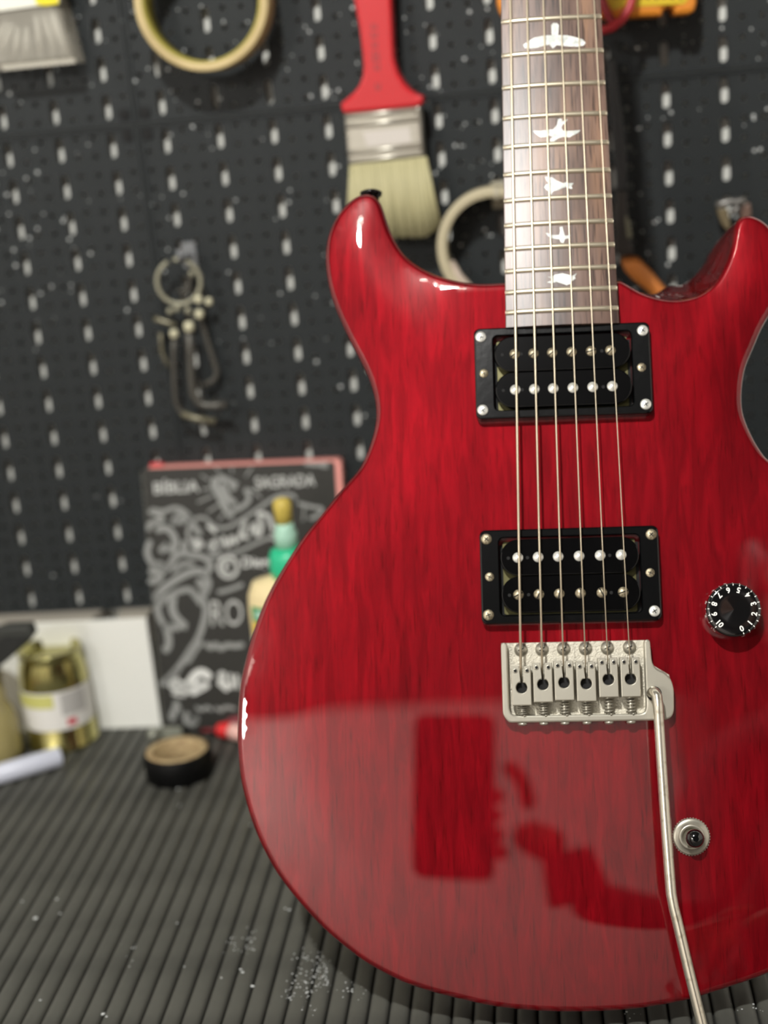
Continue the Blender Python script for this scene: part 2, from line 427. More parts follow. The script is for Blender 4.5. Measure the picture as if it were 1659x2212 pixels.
waist_r = [at_g(x, y, EDGE)[:2] for x, y in [(1659,999.5),(1646,983),(1628,956),(1615,929),(1604,902.5),(1600,878.7),(1600,849),(1603,819),(1610,789),(1625,756),(1643,711.6),(1659,685),(1680,650),(1692,612),(1692,573),(1680,530)]]
horn = [at_g(x, y, EDGE)[:2] for x, y in zc([(1369,285),(1310,238),(1250,205),(1200,190),(1150,190),(1110,212),(1085,262),(1070,340),(1055,440),(1030,530),(990,630),(940,720),(880,790),(800,845),(700,880),(600,892),(500,888),(400,865),(300,830),(200,765),(150,740)], 1300, 420, 3.8133)]
# hidden right bout: the mirror of the left one
mir = [np.array([-p[0] - .3, p[1]]) for p in pl[33:][::-1]]
mir = [p for p in mir if p[1] < waist_r[0][1] - 6 and p[1] > pl[-1][1] + 10 and p[0] > pl[-1][0] + 4]
outline = list(pl) + mir + waist_r + horn
outline = [np.array(p) for p in outline]
def resample(P, step, corner_close=True):
    P = np.array(P); n = len(P); out = []
    for i in range(n-1):
        p0 = P[max(i-1, 0)]; p1 = P[i]; p2 = P[i+1]; p3 = P[min(i+2, n-1)]
        k = max(2, int(np.linalg.norm(p2-p1)/.5))
        for t in np.arange(k)/k:
            out.append(.5*((2*p1) + (-p0+p2)*t + (2*p0-5*p1+4*p2-p3)*t*t + (-p0+3*p1-3*p2+p3)*t**3))
    out.append(P[-1]); out = np.array(out)
    d = np.r_[0, np.cumsum(np.linalg.norm(np.diff(out, axis=0), axis=1))]; m = int(d[-1]/step)
    t = np.linspace(0, d[-1], m); q = np.stack([np.interp(t, d, out[:, 0]), np.interp(t, d, out[:, 1])], 1)
    for _ in range(5): q[1:-1] = q[1:-1]*.5 + .25*(q[:-2] + q[2:])
    return q
OUT = resample(outline, 2.2)
a_, b_ = OUT[-1], OUT[0]                 # straight top between the horns, under the fretboard
k = int(np.linalg.norm(b_-a_)/2.5); OUT = np.vstack([OUT] + [a_ + (b_-a_)*t for t in (np.arange(1, k)/k)])
area = np.sum(OUT[:, 0]*np.roll(OUT[:, 1], -1) - np.roll(OUT[:, 0], -1)*OUT[:, 1])
if area < 0: OUT = OUT[::-1]
N = len(OUT)
# scooped treble cutaway: the wall flares outwards towards the back
def bump_(u, a, b, c, d): return max(0, min(1, (u-a)/(b-a), (d-u)/(d-c)))
ctr = np.array([58.8, 183.8])
def inset_np(Q, d):
    t = np.roll(Q, -1, 0) - np.roll(Q, 1, 0); t /= np.linalg.norm(t, axis=1)[:, None]
    nrm = np.stack([-t[:, 1], t[:, 0]], 1)
    for _ in range(14 if hasattr(d, '__len__') else 3): nrm = .5*nrm + .25*(np.roll(nrm, 1, 0) + np.roll(nrm, -1, 0))
    nrm /= np.linalg.norm(nrm, axis=1)[:, None]
    return Q + nrm*(np.array(d)[:, None] if hasattr(d, '__len__') else d)
scoop = np.zeros(N)
tip = at_g(1150, 190, EDGE)[:2]; nkc = at_g(1339, 615, EDGE)[:2]
it = int(np.argmin(((OUT-tip)**2).sum(1))); ic = int(np.argmin(((OUT-nkc)**2).sum(1)))
tip = horn[3]; it = int(np.argmin(((OUT-tip)**2).sum(1)))
dirn = 1 if ((it - ic) % N) < ((ic - it) % N) else -1; cnt = ((it - ic)*dirn) % N
for k in range(cnt+1):
    u = k/cnt; scoop[(ic + dirn*k) % N] = 21*bump_(u, 0, .28, .40, 1.08)
for _ in range(50): scoop = .5*scoop + .25*(np.roll(scoop, 1) + np.roll(scoop, -1))
scoop[scoop < .05] = 0
def carve(d, x, y):
    """fall of the face towards the edge, d = distance from the outline"""
    u = (34.0 - d)/4.0; bevel = 4.0*np.logaddexp(0, u*1.0)*.062        # shallow bevel with a soft crease
    e = np.clip(1 - d/9.0, 0, 1); roll = .45*e**2.0
    # flat where the neck joins
    k = np.clip((np.abs(x) - 46)/34, 0, 1) if y > 120 else 1.0
    return -(bevel*k + roll*k)
def dist_out(p): 
    d = OUT - p; e = np.roll(OUT, -1, 0) - OUT; t = np.clip(-(d*e).sum(1)/np.maximum((e*e).sum(1), 1e-9), 0, 1)
    q = d + e*t[:, None]; return math.sqrt((q*q).sum(1).min())
def inside(p):
    x, y = p; a = OUT; b = np.roll(OUT, -1, 0); c = (a[:, 1] > y) != (b[:, 1] > y)
    with np.errstate(divide='ignore', invalid='ignore'): xi = (b[:, 0]-a[:, 0])*(y-a[:, 1])/(b[:, 1]-a[:, 1]) + a[:, 0]
    return (np.sum(c & (x < xi)) % 2) == 1
R0 = 3.2
TOPRING = inset_np(OUT, R0)
step = 3.0; gpts = []; gd = []
xs = np.arange(OUT[:, 0].min(), OUT[:, 0].max(), step); ys = np.arange(OUT[:, 1].min(), OUT[:, 1].max(), step)
for iy, yy in enumerate(ys):
    for xx in xs:
        p = np.array([xx + (step/2 if iy % 2 else 0), yy])
        if inside(p):
            d = dist_out(p)
            if d > R0 + 1.6: gpts.append(p); gd.append(d)
P2 = [Vector(p) for p in TOPRING] + [Vector(p) for p in gpts]
ed = [(i, (i+1) % N) for i in range(N)]
vo, eo, fo, ov, _, _ = delaunay_2d_cdt(P2, ed, [], 1, 1e-5)
src = [ov[i][0] if ov[i] else -1 for i in range(len(vo))]
dd = np.array([(R0 if s_ < N else gd[s_-N]) if s_ >= 0 else R0 for s_ in src])
xy = np.array([(v.x, v.y) for v in vo])
cz = np.array([carve(d, p[0], p[1]) for d, p in zip(dd, xy)])
# soften the crease where opposite bevels meet
nb = [[] for _ in xy]
for f in fo:
    for i in range(len(f)):
        a, b = f[i], f[(i+1) % len(f)]; nb[a].append(b); nb[b].append(a)
isr = np.array([(0 <= s_ < N) for s_ in src])
for _ in range(7):
    cz2 = np.array([cz[nb[i]].mean() if nb[i] else cz[i] for i in range(len(cz))]); cz = np.where(isr, cz, .5*cz + .5*cz2)
Zt = np.array([face(y) for x, y in xy]) + cz
body = MB(); top_v = [L(x, y, z) for (x, y), z in zip(xy, Zt)]
body.add(top_v, [tuple(f) for f in fo], True)
ringidx = [0]*N
for i, s_ in enumerate(src):
    if 0 <= s_ < N: ringidx[s_] = i
ringz = np.array([Zt[ringidx[i]] for i in range(N)])
rings = [ringidx]
def addring(off, zz):
    Q = inset_np(OUT, off); st = len(body.v); body.v += [L(q[0], q[1], z) for q, z in zip(Q, zz)]; rings.append(list(range(st, st+N)))
TH = -56.0
for a in (18, 36, 54, 72, 90):
    s_ = math.sin(math.radians(a)); c_ = math.cos(math.radians(a)); addring(R0*(1-s_), ringz - R0*(1-c_))
zlo = TH + 5
z0r = ringz - R0
for t in (.2, .4, .6, .8, 1.0): addring(-scoop*(t**.8), z0r*(1-t) + zlo*t)
for a in (18, 36, 54, 72, 90):
    s_ = math.sin(math.radians(a)); c_ = math.cos(math.radians(a)); addring(-scoop + 5*(1-c_), np.full(N, zlo - 5*s_))
for A, B in zip(rings[:-1], rings[1:]):
    for i in range(N):
        j = (i+1) % N; body.f.append((A[i], B[i], B[j], A[j])); body.sm.append(True)
bm = bmesh.new(); bv = [bm.verts.new(body.v[i]) for i in rings[-1]]; bf = bm.faces.new(bv[::-1])
bmesh.ops.triangulate(bm, faces=[bf]); bm.verts.index_update()
for f in bm.faces: body.f.append(tuple(rings[-1][v.index] for v in f.verts)); body.sm.append(False)
bm.free()
me = body.mesh('body'); me.materials.append(M_red)
bm = bmesh.new(); bm.from_mesh(me); bmesh.ops.recalc_face_normals(bm, faces=bm.faces[:]); bm.to_mesh(me); bm.free()
g_body = part('body', me, None, gt)

# neck, heel and headstock
def nut_w(d): return 42.5 + 14.3*d/456.8
FR = [635*(1 - 2**(-n/12)) for n in range(23)]
def brd_z(x): return -1.0 + (28.0**2 - x*x)/500.0
nk = MB(); vs = []; fs = []; M_ = 14
ysn = [169, 190, 215, 260, 340, 440, 540, 635]
for y in ysn:
    w_ = nut_w(635-y)/2; dp = 17 if y > 250 else 22
    for k in range(M_+1):
        a = math.pi*k/M_; vs.append(L(w_*math.cos(a), y, -7.2 - dp*math.sin(a)**.8))
for i in range(len(ysn)-1):
    for k in range(M_): fs.append((i*(M_+1)+k, i*(M_+1)+k+1, (i+1)*(M_+1)+k+1, (i+1)*(M_+1)+k))
    fs.append((i*(M_+1)+M_, i*(M_+1), (i+1)*(M_+1), (i+1)*(M_+1)+M_))
fs.append(tuple(range(M_+1))); fs.append(tuple((len(ysn)-1)*(M_+1)+k for k in range(M_+1))[::-1])
nk.add(vs, fs, True)
part('neck', nk, M_red, gt, 'slim red-stained neck', local=True)
part('headstock', MB().prism([L(x, y, 0)[:2] for x, y in [(-21,633),(21,633),(32,655),(38,700),(34,745),(24,770),(10,778),(-8,766),(-26,760),(-34,735),(-36,690),(-32,655)]], L(0,0,-22)[2], L(0,0,-9)[2], bev=.001), M_red, gt, local=True)
fb = MB(); vs = []; fs = []; ysn = list(np.linspace(170.5, 635, 40)); K = 20
for y in ysn:
    w_ = nut_w(635-y)/2 + .35
    row = [(-w_, -7.3), (-w_, brd_z(w_)-.35)] + [(x, brd_z(x)) for x in np.linspace(-w_+.35, w_-.35, K)] + [(w_, brd_z(w_)-.35), (w_, -7.3)]
    vs += [L(x, y, z) for x, z in row]
n_ = K+4
for i in range(len(ysn)-1):
    for k in range(n_): fs.append((i*n_+k, i*n_+(k+1) % n_, (i+1)*n_+(k+1) % n_, (i+1)*n_+k))
fs.append(tuple(range(n_))[::-1]); fs.append(tuple((len(ysn)-1)*n_+k for k in range(n_)))
fb.add(vs, fs, False)
g_board = part('fretboard', fb, M_rose, gt, 'brown rosewood fretboard', local=True)
for n in range(1, 23):
    y = 635 - FR[n]; w_ = nut_w(FR[n])/2 + .3; mb = MB(); vs = []; fs = []; K = 13
    xs_ = np.r_[-w_, -w_+.35, np.linspace(-w_+1.1, w_-1.1, K-4), w_-.35, w_]
    for x in xs_:
        e = abs(x) > w_ - .2; h = (.25 if e else (.8 if abs(x) > w_-.6 else 1.15)); z = brd_z(x)
        vs += [L(x, y + dy, z + dz) for dy, dz in ((-1.35, -.1), (-1.2, h*.55), (-.6, h*.93), (0, h), (.6, h*.93), (1.2, h*.55), (1.35, -.1))]
    for i in range(K-1):
        for k in range(6): fs.append((i*7+k, i*7+k+1, (i+1)*7+k+1, (i+1)*7+k))
    fs.append(tuple(range(7))); fs.append(tuple((K-1)*7+k for k in range(7))[::-1])
    mb.add(vs, fs, True); part('fret', mb, M_fret, g_board, local=True)
birds = [
 (zc([(800,300),(845,300),(870,325),(868,390),(862,455),(900,452),(980,455),(1080,475),(1180,505),(1215,545),(1190,580),(1120,597),(1000,597),(900,588),(845,580),(795,625),(750,575),(690,585),(600,612),(500,622),(435,615),(415,575),(470,535),(560,485),(680,460),(780,455),(778,380),(775,325)],1060,0,5.925), 'wide-winged pearl bird inlay'),
 (zc([(540,1675),(640,1680),(740,1665),(800,1660),(850,1600),(862,1530),(890,1520),(912,1530),(915,1560),(985,1525),(960,1570),(915,1605),(905,1640),(930,1675),(990,1680),(1060,1675),(1150,1665),(1120,1700),(1070,1725),(1010,1760),(930,1755),(860,1775),(800,1820),(760,1815),(760,1785),(790,1755),(760,1740),(700,1755),(640,1760),(590,1730)],1060,0,5.925), 'banking pearl bird inlay with forked tail'),
 (zc([(665,295),(720,300),(760,310),(820,350),(890,375),(930,360),(960,375),(1015,372),(990,410),(1000,445),(960,440),(930,420),(880,435),(830,460),(770,472),(755,490),(740,525),(728,490),(710,475),(685,460),(655,425),(680,390),(710,380),(680,340)],1060,330,5.672), 'arrow-like pearl bird inlay flying left'),
 (zc([(675,985),(710,990),(750,1010),(840,1010),(850,960),(845,915),(880,905),(890,960),(910,1020),(950,1015),(980,1010),(960,1050),(910,1060),(890,1110),(860,1100),(840,1060),(790,1060),(740,1045),(700,1020)],1060,330,5.672), 'small cross-shaped pearl bird inlay'),
 (zc([(690,1520),(740,1525),(790,1495),(880,1480),(950,1495),(1000,1510),(1055,1475),(1030,1520),(1040,1545),(1000,1570),(970,1610),(930,1625),(870,1605),(810,1585),(740,1600),(685,1590),(740,1570),(760,1550),(740,1535)],1060,330,5.672), 'pearl bird inlay with closed wings')]
for poly, lab in birds:
    q = [at_g(x, y, .3)[:2] for x, y in poly]
    mb = MB().prism([tuple(p) for p in q], -.5, .13, fn=lambda x, y, z: L(x, y, brd_z(x) + z), cuts=3)
    part('inlay', mb, M_pearl, g_board, lab, local=True)

# strings
SX0 = [-26.4, -15.9, -5.5, 5.3, 16.2, 27.0]; SX1 = [-21.2, -12.5, -3.9, 5.0, 13.8, 22.6]
SR = [.66, .56, .46, .37, .31, .27]; SY = [-3.0, -1.6, -.9, -1.6, .2, .2]; HY = [-13.0, -11.6, -10.9, -11.7, -9.9, -9.8]
for i in range(6):
    sl = (SX1[i]-SX0[i])/(346.5-SY[i]); xn = SX0[i] + sl*(640-SY[i]); zt = (28.0**2 - xn*xn)/500
    pts = [L(SX0[i], HY[i]+.2, -6.5), L(SX0[i], SY[i]-2.2, .3), L(SX0[i], SY[i], 1.9 + .5*(784-SX0[i]**2)/500)]
    pts += [L(SX0[i] + sl*(y-SY[i]), y, 1.9 + .5*(784-SX0[i]**2)/500 + (y/640)*(-1.3 + .5*(784-SX1[i]**2)/500)) for y in (90, 180, 260, 350, 450, 550, 640)]
    part('string', MB().tube(pts, SR[i]*.001, 8), M_steel, gt, ('wound ' if i < 3 else 'plain ') + ['thickest', 'second thickest', 'third', 'fourth', 'fifth', 'thinnest'][i] + ' steel string', local=True)

# pickups
def rrect(cx, cy, w_, h_, r, n=6):
    pts = []
    for sx, sy, a0 in ((1, 1, 0), (-1, 1, 90), (-1, -1, 180), (1, -1, 270)):
        for k in range(n+1):
            a = math.radians(a0 + 90*k/n); pts.append((cx + sx*(w_/2-r) + r*math.cos(a), cy + sy*(h_/2-r) + r*math.sin(a)))
    return pts
def screw_mesh(name, r, h, head='cross', m=None, dome=.25):
    """head centred on the origin, top at z=h; slot or cross laid on as black boxes, the recess shade painted"""
    mb = MB().lathe([(r*.93, -1.5*.001), (r, h*.5), (r*.86, h*.9), (r*.5, h + dome*r*.3), (0, h + dome*r*.38)], n=20, cap=False)
    me = mb.mesh(name); me.materials.append(m); me.materials.append(M_dark)
    c = MB(); zt = h + dome*r*.36
    if head == 'cross':
        for a in (0, math.pi/2):
            M0 = Matrix.Rotation(a + .3, 4, 'Z'); t = MB().box((-r*.46, -r*.085, zt-.0002), (r*.46, r*.085, zt + r*.02)); c.add([M0 @ Vector(v) for v in t.v], t.f)
    elif head == 'slot':
        c.box((-r*.92, -r*.12, zt - r*.30), (r*.92, r*.12, zt + r*.03))
    if c.v:
        bm = bmesh.new(); bm.from_mesh(me); n0 = len(bm.faces)
        vv = [bm.verts.new(v) for v in c.v]
        for f in c.f: bm.faces.new([vv[i] for i in f]).material_index = 1
        bm.to_mesh(me); bm.free()
    return me
SCR_B = screw_mesh('mounting_screw', .0028, .0006, 'cross', M_silver); SCR_O = screw_mesh('mounting_screw', .0028, .0006, 'cross', M_oldscrew)
SCR_H = screw_mesh('height_screw', .0023, .0004, 'cross', M_oldscrew)
POLE_S = screw_mesh('pole_screw', .00265, .0005, 'slot', M_oldscrew, .5); POLE_D = screw_mesh('pole_slug', .00265, .0003, None, M_silver, .8)
def pickup(cx, cy, lab, upper, lower, bright):
    zf = face(cy); zt = zf + 7.0
    out = rrect(cx, cy, 89.6, 47.8, 3.2); inn = rrect(cx, cy, 70.4, 39.2, 2.6); n = len(out); mb = MB()
    loops = [[L(x, y, zf-1.2) for x, y in out], [L(x, y, zt-1.0) for x, y in out], [L(x, y, zt-.3) for x, y in rrect(cx, cy, 89.0, 47.2, 3)], [L(x, y, zt) for x, y in rrect(cx, cy, 87.8, 46.0, 2.6)],
             [L(x, y, zt) for x, y in rrect(cx, cy, 71.4, 40.2, 3)], [L(x, y, zt-.6) for x, y in inn], [L(x, y, zf-.5) for x, y in inn]]
    vs = [v for lp in loops for v in lp]; fs = [(a*n+i, a*n+(i+1) % n, (a+1)*n+(i+1) % n, (a+1)*n+i) for a in range(len(loops)-1) for i in range(n)]
    mb.add(vs, fs, False); pk = part('pickup', mb, M_ring, gt, lab, local=True)
    part('cavity_shade', MB().prism([L(x, y, 0)[:2] for x, y in rrect(cx, cy, 70.2, 39, 2.5)], L(0,0,zf-.8)[2], L(0,0,zf+.3)[2]), M_dark, pk, local=True)  # black sheet laid in for the shade inside the pickup ring
    part('base_plate', MB().prism([L(x, y, 0)[:2] for x, y in rrect(cx, cy-.3, 66.5, 37, 1.2)], L(0,0,zf+.35)[2], L(0,0,zf+1.4)[2]), M_brassy, pk, 'brass-coloured base plate', local=True)
    for k, (cyb, mode) in enumerate(((cy+9.35, upper), (cy-9.35, lower))):
        zb = zt + .9
        b = part('bobbin', MB().prism([L(x, y, 0)[:2] for x, y in rrect(cx+.1, cyb, 69.0, 18.4, 9.0, 10)], L(0,0,zf+.4)[2], L(0,0,zb)[2], bev=.0005), M_blackgloss, pk, local=True)
        for i in range(6):
            x = (SX0[i]*(1-(cyb/346.)) + SX1[i]*(cyb/346.)) - .1*i
            inst(POLE_S if mode == 's' else POLE_D, 'pole_screw' if mode == 's' else 'pole_slug', pk, L(x-.6, cyb-.1, zb), random.uniform(.2, .9) if cy > 100 else random.uniform(0, 3))
        for x in (-31.0, -21.4, 19.6): part('bobbin_hole', MB().lathe([(.00085, L(0,0,zb-.4)[2]), (.00085, L(0,0,zb+.04)[2])], L(x, cyb-.2, BOT[2]), n=12), M_dark, pk, local=True)
    for k, (sx, sy) in enumerate(((-41.3, 19.2), (41.1, 19.2), (-41.3, -19.2), (41.1, -19.2))):
        inst(SCR_B if bright[k] else SCR_O, 'mounting_screw', pk, L(cx+sx, cy+sy, zt), random.random())
    for sx in (-40.2, 39.8): inst(SCR_H, 'height_screw', pk, L(cx+sx, cy, zt-.2), random.random())
pickup(-.5, 147.2, 'neck pickup in black ring below the fretboard', 's', 'd', (1, 1, 1, 1))
pickup(-.5, 42.6, 'bridge pickup in black ring above the tremolo bridge', 'd', 's', (0, 0, 0, 1))

# tremolo bridge
zf = face(-10)
plate = [(-35.9, 9.5), (37.6, 9.5), (38.2, -2.4), (47.0, -8.0), (48.2, -14.7), (47.2, -28.3), (43.5, -30.3), (-33, -30.2), (-35.9, -26)]
br = part('bridge', MB().prism([L(x, y, 0)[:2] for x, y in plate], L(0,0,zf-.6)[2], L(0,0,zf+2.2)[2], bev=.0003), M_nickel_rough, gt, 'satin nickel six-screw tremolo bridge', local=True)
rim = [(-36.1, 9.4), (-36.1, -26.3), (-33.2, -30.4), (43.6, -30.5), (46.6, -29.2), (48.0, -26.2), (48.4, -15), (47.2, -10.3), (44.3, -6.9), (41.2, -5.6), (39.2, -3.8), (38.2, -1.2), (37.8, 9.4), (34.8, 9.4), (34.6, -23.6), (33.8, -26.2), (31.6, -27.0), (-29.6, -26.8), (-31.9, -25.6), (-32.6, -23.2), (-32.8, 9.4)]
def roundpoly(P, it=2):
    for _ in range(it):
        Q = []
        for i in range(len(P)):
            a, b = np.array(P[i]), np.array(P[(i+1) % len(P)]); L_ = np.linalg.norm(b-a); c = min(.25, .9/max(L_, 1e-6)) if L_ > 3 else .25
            Q += [tuple(a + (b-a)*c), tuple(b + (a-b)*c)]
        P = Q
    return P
part('bridge_frame', MB().prism([L(x, y, 0)[:2] for x, y in roundpoly(rim)], L(0,0,zf+1)[2], L(0,0,zf+8.6)[2], bev=.0009), M_nickel, br, local=True)
M_arm_hole = M_dark
part('arm_socket', MB().lathe([(.0036, L(0,0,zf+8.2)[2]), (.0037, L(0,0,zf+8.9)[2]), (.0033, L(0,0,zf+9.2)[2])], L(38.6, -17.4, BOT[2]), n=28), mat('dark_collar', srgb(40, 36, 34), .4, metal=.5), br, 'dark collar of the arm socket', local=True)
PIV = screw_mesh('pivot_screw', .0034, .0016, 'cross', M_nickel, .9)
for x in (-26.1, -15.6, -4.8, 6.1, 16.9, 27.9): inst(PIV, 'pivot_screw', br, L(x, 6.0, zf+2.2), random.random()*.4)
ss = MB()
for x in (-14.5, 5.5, 27.0): pass
key = [(-4.75, -19.4), (4.75, -19.4), (4.75, 0), (.95, 0), (.95, -8.2)] + [(2.75*math.sin(a), -10.6 + 2.75*math.cos(a)) for a in np.linspace(.36, 2*math.pi-.36, 18)] + [(-.95, -8.2), (-.95, 0), (-4.75, 0)]
sd = MB().prism([(x*.001, y*.001) for x, y in key], -.0075, 0, bev=.00045).mesh('saddle'); sd.materials.append(M_nickel)
setm = MB().lathe([(.00125, -.0004), (.00125, .00012), (.00085, .00016)], n=14, cap=False); setme = setm.mesh('set_screw'); setme.materials.append(M_nickel)
seth = MB().lathe([(.00085, -.0004), (.00085, .00010)], n=6); sethm = seth.mesh('set_screw'); sethm.materials.append(M_dark)
SP = MB(); pts = [(.0021*math.cos(t), -.0073*t/(2*math.pi*5.2), .0021*math.sin(t)) for t in np.linspace(0, 2*math.pi*5.2, 70)]
SP.tube(pts, .00038, 6); spm = SP.mesh('spring'); spm.materials.append(M_nickel)
core = MB().lathe([(.0012, -.0075), (.0012, .0005)], axis='y', n=10).mesh('saddle_screw'); core.materials.append(M_nickel)
head_ = MB().lathe([(.0018, -.0011), (.0024, -.0004), (.0024, .0004)], axis='y', n=16).mesh('screw_head'); head_.materials.append(M_nickel)
for i in range(6):
    x = SX0[i] + .05; y = SY[i] + .6 - .2; zs = .9 + .35*(784-SX0[i]**2)/500
    inst(sd, 'saddle', br, L(x, y, zs))
    for sx in (-2.9, 2.9):
        inst(setme, 'set_screw', br, L(x+sx, y-2.3, zs)); inst(sethm, 'hex_recess', br, L(x+sx, y-2.3, zs))
    part('string_hole', MB().lathe([(.0026, 0), (.0026, .0006)], L(x, y-10.6, zs-5.5), n=16), M_dark, br, local=True)
    ln = (y - 19.4) + 27.2
    for me_, nm in ((spm, 'spring'), (core, 'saddle_screw')):
        o = inst(me_, nm, br, L(x, y-19.2, -5.0)); o.scale = (1, ln/7.3, 1)
    inst(head_, 'screw_head', br, L(x, -30.8, -6.2))
# tremolo arm
M_arm = mat('worn_chrome', srgb(214, 208, 192), .24, metal=.85, noise=(srgb(170, 160, 140), (260, 260, 260), .55, .75, 4))
arm_px = [((1408,1497),-3),((1409,1496),0),((1411,1494),3.2),((1415,1496),5.4),((1419,1504),6.4),((1422,1530),7),((1429,1640),8.4),((1437,1760),9.6),((1446,1880),10.4),((1450,1930),10.6),((1455,1958),10.6),((1463,1990),10.4),((1490,2105),10),((1517,2214),9.4),((1545,2330),8.8)]
arm_pts = [LL(at_g(px, py, z)) for (px, py), z in arm_px]
part('tremolo_arm', MB().tube(arm_pts, [.0026]*len(arm_pts), 14), M_arm, gt, 'bent chrome tremolo arm', local=True)

# volume knob
zk = face(22); kc = (78.4, 22.6)
M_knob = mat('black_knob', srgb(12, 12, 13), .12, coat=1)
kn = part('volume_knob', MB().lathe([(.0136, L(0,0,zk-1)[2]), (.0137, L(0,0,zk+1)[2]), (.01345, L(0,0,.6)[2]), (.0132, L(0,0,2.2)[2]), (.0126, L(0,0,2.9)[2]), (.0112, L(0,0,3.1)[2]), (.0060, L(0,0,2.9)[2]), (0, L(0,0,2.7)[2])], L(kc[0], kc[1], BOT[2]), n=64, cap=False), M_knob, gt, 'black speed knob with white numerals', local=True)
nums = [('0', -71), ('1', -42), ('2', -13.4), ('3', 16), ('4', 45), ('5', 74.5), ('6', 103.6), ('7', 133), ('8', 162), ('9', 191.5), ('10', 222)]
ticks = MB()
for s_, a in nums:
    ar = math.radians(a); c = Vector(L(kc[0] + 10.0*math.cos(ar), kc[1] + 10.0*math.sin(ar), 3.16))
    M0 = Matrix.Translation(c) @ Matrix.Rotation(ar + math.pi/2, 4, 'Z')
    mb = MB(); mesh_into(mb, text_mesh(s_, .0038, .00002, .00011), M0); part('numeral', mb, M_print, kn, local=True)
    for a2, lg in ((a, 1), (a + 14.6, 1)):
        if a2 > 225: continue
        r_ = math.radians(a2); M1 = Matrix.Translation(Vector(L(kc[0], kc[1], 0))) @ Matrix.Rotation(r_, 4, 'Z')
        t = MB().box((.0116, -.0002, .0029), (.0128, .0002, .00300)); ticks.add([M1 @ Vector(v) for v in t.v], t.f)
        t = MB().box((.01335, -.00018, .0002), (.01345, .00018, .0012)); ticks.add([M1 @ Vector(v) for v in t.v], t.f)
    if s_ in '678910':     # refracted second image of the numerals, set as print on the side wall
        M2 = Matrix.Translation(Vector(L(kc[0] + 13.62*math.cos(ar), kc[1] + 13.62*math.sin(ar), -1.6))) @ Matrix.Rotation(ar + math.pi/2, 4, 'Z') @ Matrix.Rotation(math.pi/2, 4, 'X')
        mb = MB(); mesh_into(mb, text_mesh(s_, .0034, .00002, .00008), M2); part('numeral', mb, M_print, kn, local=True)
part('tick_marks', ticks, M_print, kn, 'white scale ticks', local=True)

# pickup toggle switch
tc_ = (54.4, -87.2); zt_ = face(-87)
tw = MB().lathe([(.0088, L(0,0,zt_-.3)[2]), (.0090, L(0,0,zt_+1.0)[2]), (.0082, L(0,0,zt_+1.6)[2]), (.0063, L(0,0,zt_+1.6)[2]), (.0062, L(0,0,zt_+3.0)[2]), (.0056, L(0,0,zt_+3.3)[2]), (.0046, L(0,0,zt_+3.2)[2]), (.0043, L(0,0,zt_+1.2)[2]), (0, L(0,0,zt_+1.0)[2])], L(tc_[0], tc_[1], BOT[2]), n=40, cap=False)
for k in range(40):
    a = 2*math.pi*k/40; p = Vector(L(tc_[0] + 9.0*math.cos(a), tc_[1] + 9.0*math.sin(a), zt_+.5)); tw.box((p.x-.00025, p.y-.00025, p.z-.0006), (p.x+.00025, p.y+.00025, p.z+.0005))
ts = part('toggle_switch', tw, M_nickel, gt, 'round nickel toggle switch with black tip', local=True)
tipc = at_g(1501, 1811, zt_+12); p0 = Vector(L(tc_[0], tc_[1], zt_+1)); p1 = Vector(LL(tipc))
part('switch_lever', MB().tube([p0, p0.lerp(p1, .5), p1], [.0011, .0014, .0019], 12), M_nickel, ts, local=True)
d_ = (p1-p0).normalized(); part('switch_tip', MB().tube([p0.lerp(p1, .62), p0.lerp(p1, .72), p0.lerp(p1, .9), p1 + d_*.0008, p1 + d_*.0022, p1 + d_*.0032], [.0022, .0034, .0044, .0044, .0033, .0014], 20), M_knob, ts, 'black switch tip', local=True)
# strap button on the upper horn
sbx, sby = at_g(801, 424, -30)[:2]
sb = MB().lathe([(.0042, L(0, sby-4, 0)[1]), (.0042, L(0, sby+.6, 0)[1]), (.0058, L(0, sby+1.2, 0)[1]), (.0061, L(0, sby+2.6, 0)[1]), (.0050, L(0, sby+3.2, 0)[1]), (.001, L(0, sby+3.0, 0)[1])], (L(sbx, 0, 0)[0], 0, L(0, 0, -32)[2]), axis='y', n=24)
part('strap_button', sb, M_blackgloss, gt, 'black strap button', local=True)

# ------------------------------------------------------------------ things on the pegboard
def PX(Y): return F / (math.hypot(Y, 60) * .99)      # px per mm near the middle of a wall thing
def flat_prism(poly_px, y0, y1, bev=0):
    """poly in image px traced at depth y0 (front), extruded back to y1 along the room's depth"""
    q = [at_w(px, py, y0) for px, py in poly_px]
    return MB().prism([(p[0], p[2]) for p in q], y1, y0, fn=lambda x, y, z: V(x, z, y), bev=bev)
M_handle = mat('red_lacquered_handle', srgb(200, 34, 42), .3, coat=.4)
M_ferrule = mat('tin_ferrule', srgb(196, 192, 180), .35, metal=.7)
M_bristle = mat('cream_bristles', srgb(190, 184, 142), .6, noise=(srgb(166, 160, 122), (900, 60, 25), .4, .62, 2))
s2 = lambda pts: zc(pts, 600, 0, 3.318)
c0 = at_w(828, 240, 1012)
br_ = thing('paint_brush', 'flat paint brush with red handle and cream bristles hanging on the pegboard', 'brush', V(c0[0], 1035, at_w(850, 512, 1012)[2]))
hp = s2([(505,-420),(800,-420),(806,-200),(812,0),(820,180),(826,330),(834,430),(860,520),(905,595),(955,648),(1000,676),(1040,690),(1040,735),(1015,762),(760,790),(474,815),(456,790),(448,745),(490,708),(540,665),(580,615),(605,550),(612,480),(605,390),(582,200),(545,0),(520,-200)])
hb = flat_prism(hp, 1004, 1022, bev=2.4)
hd = part('handle', hb, M_handle, br_)
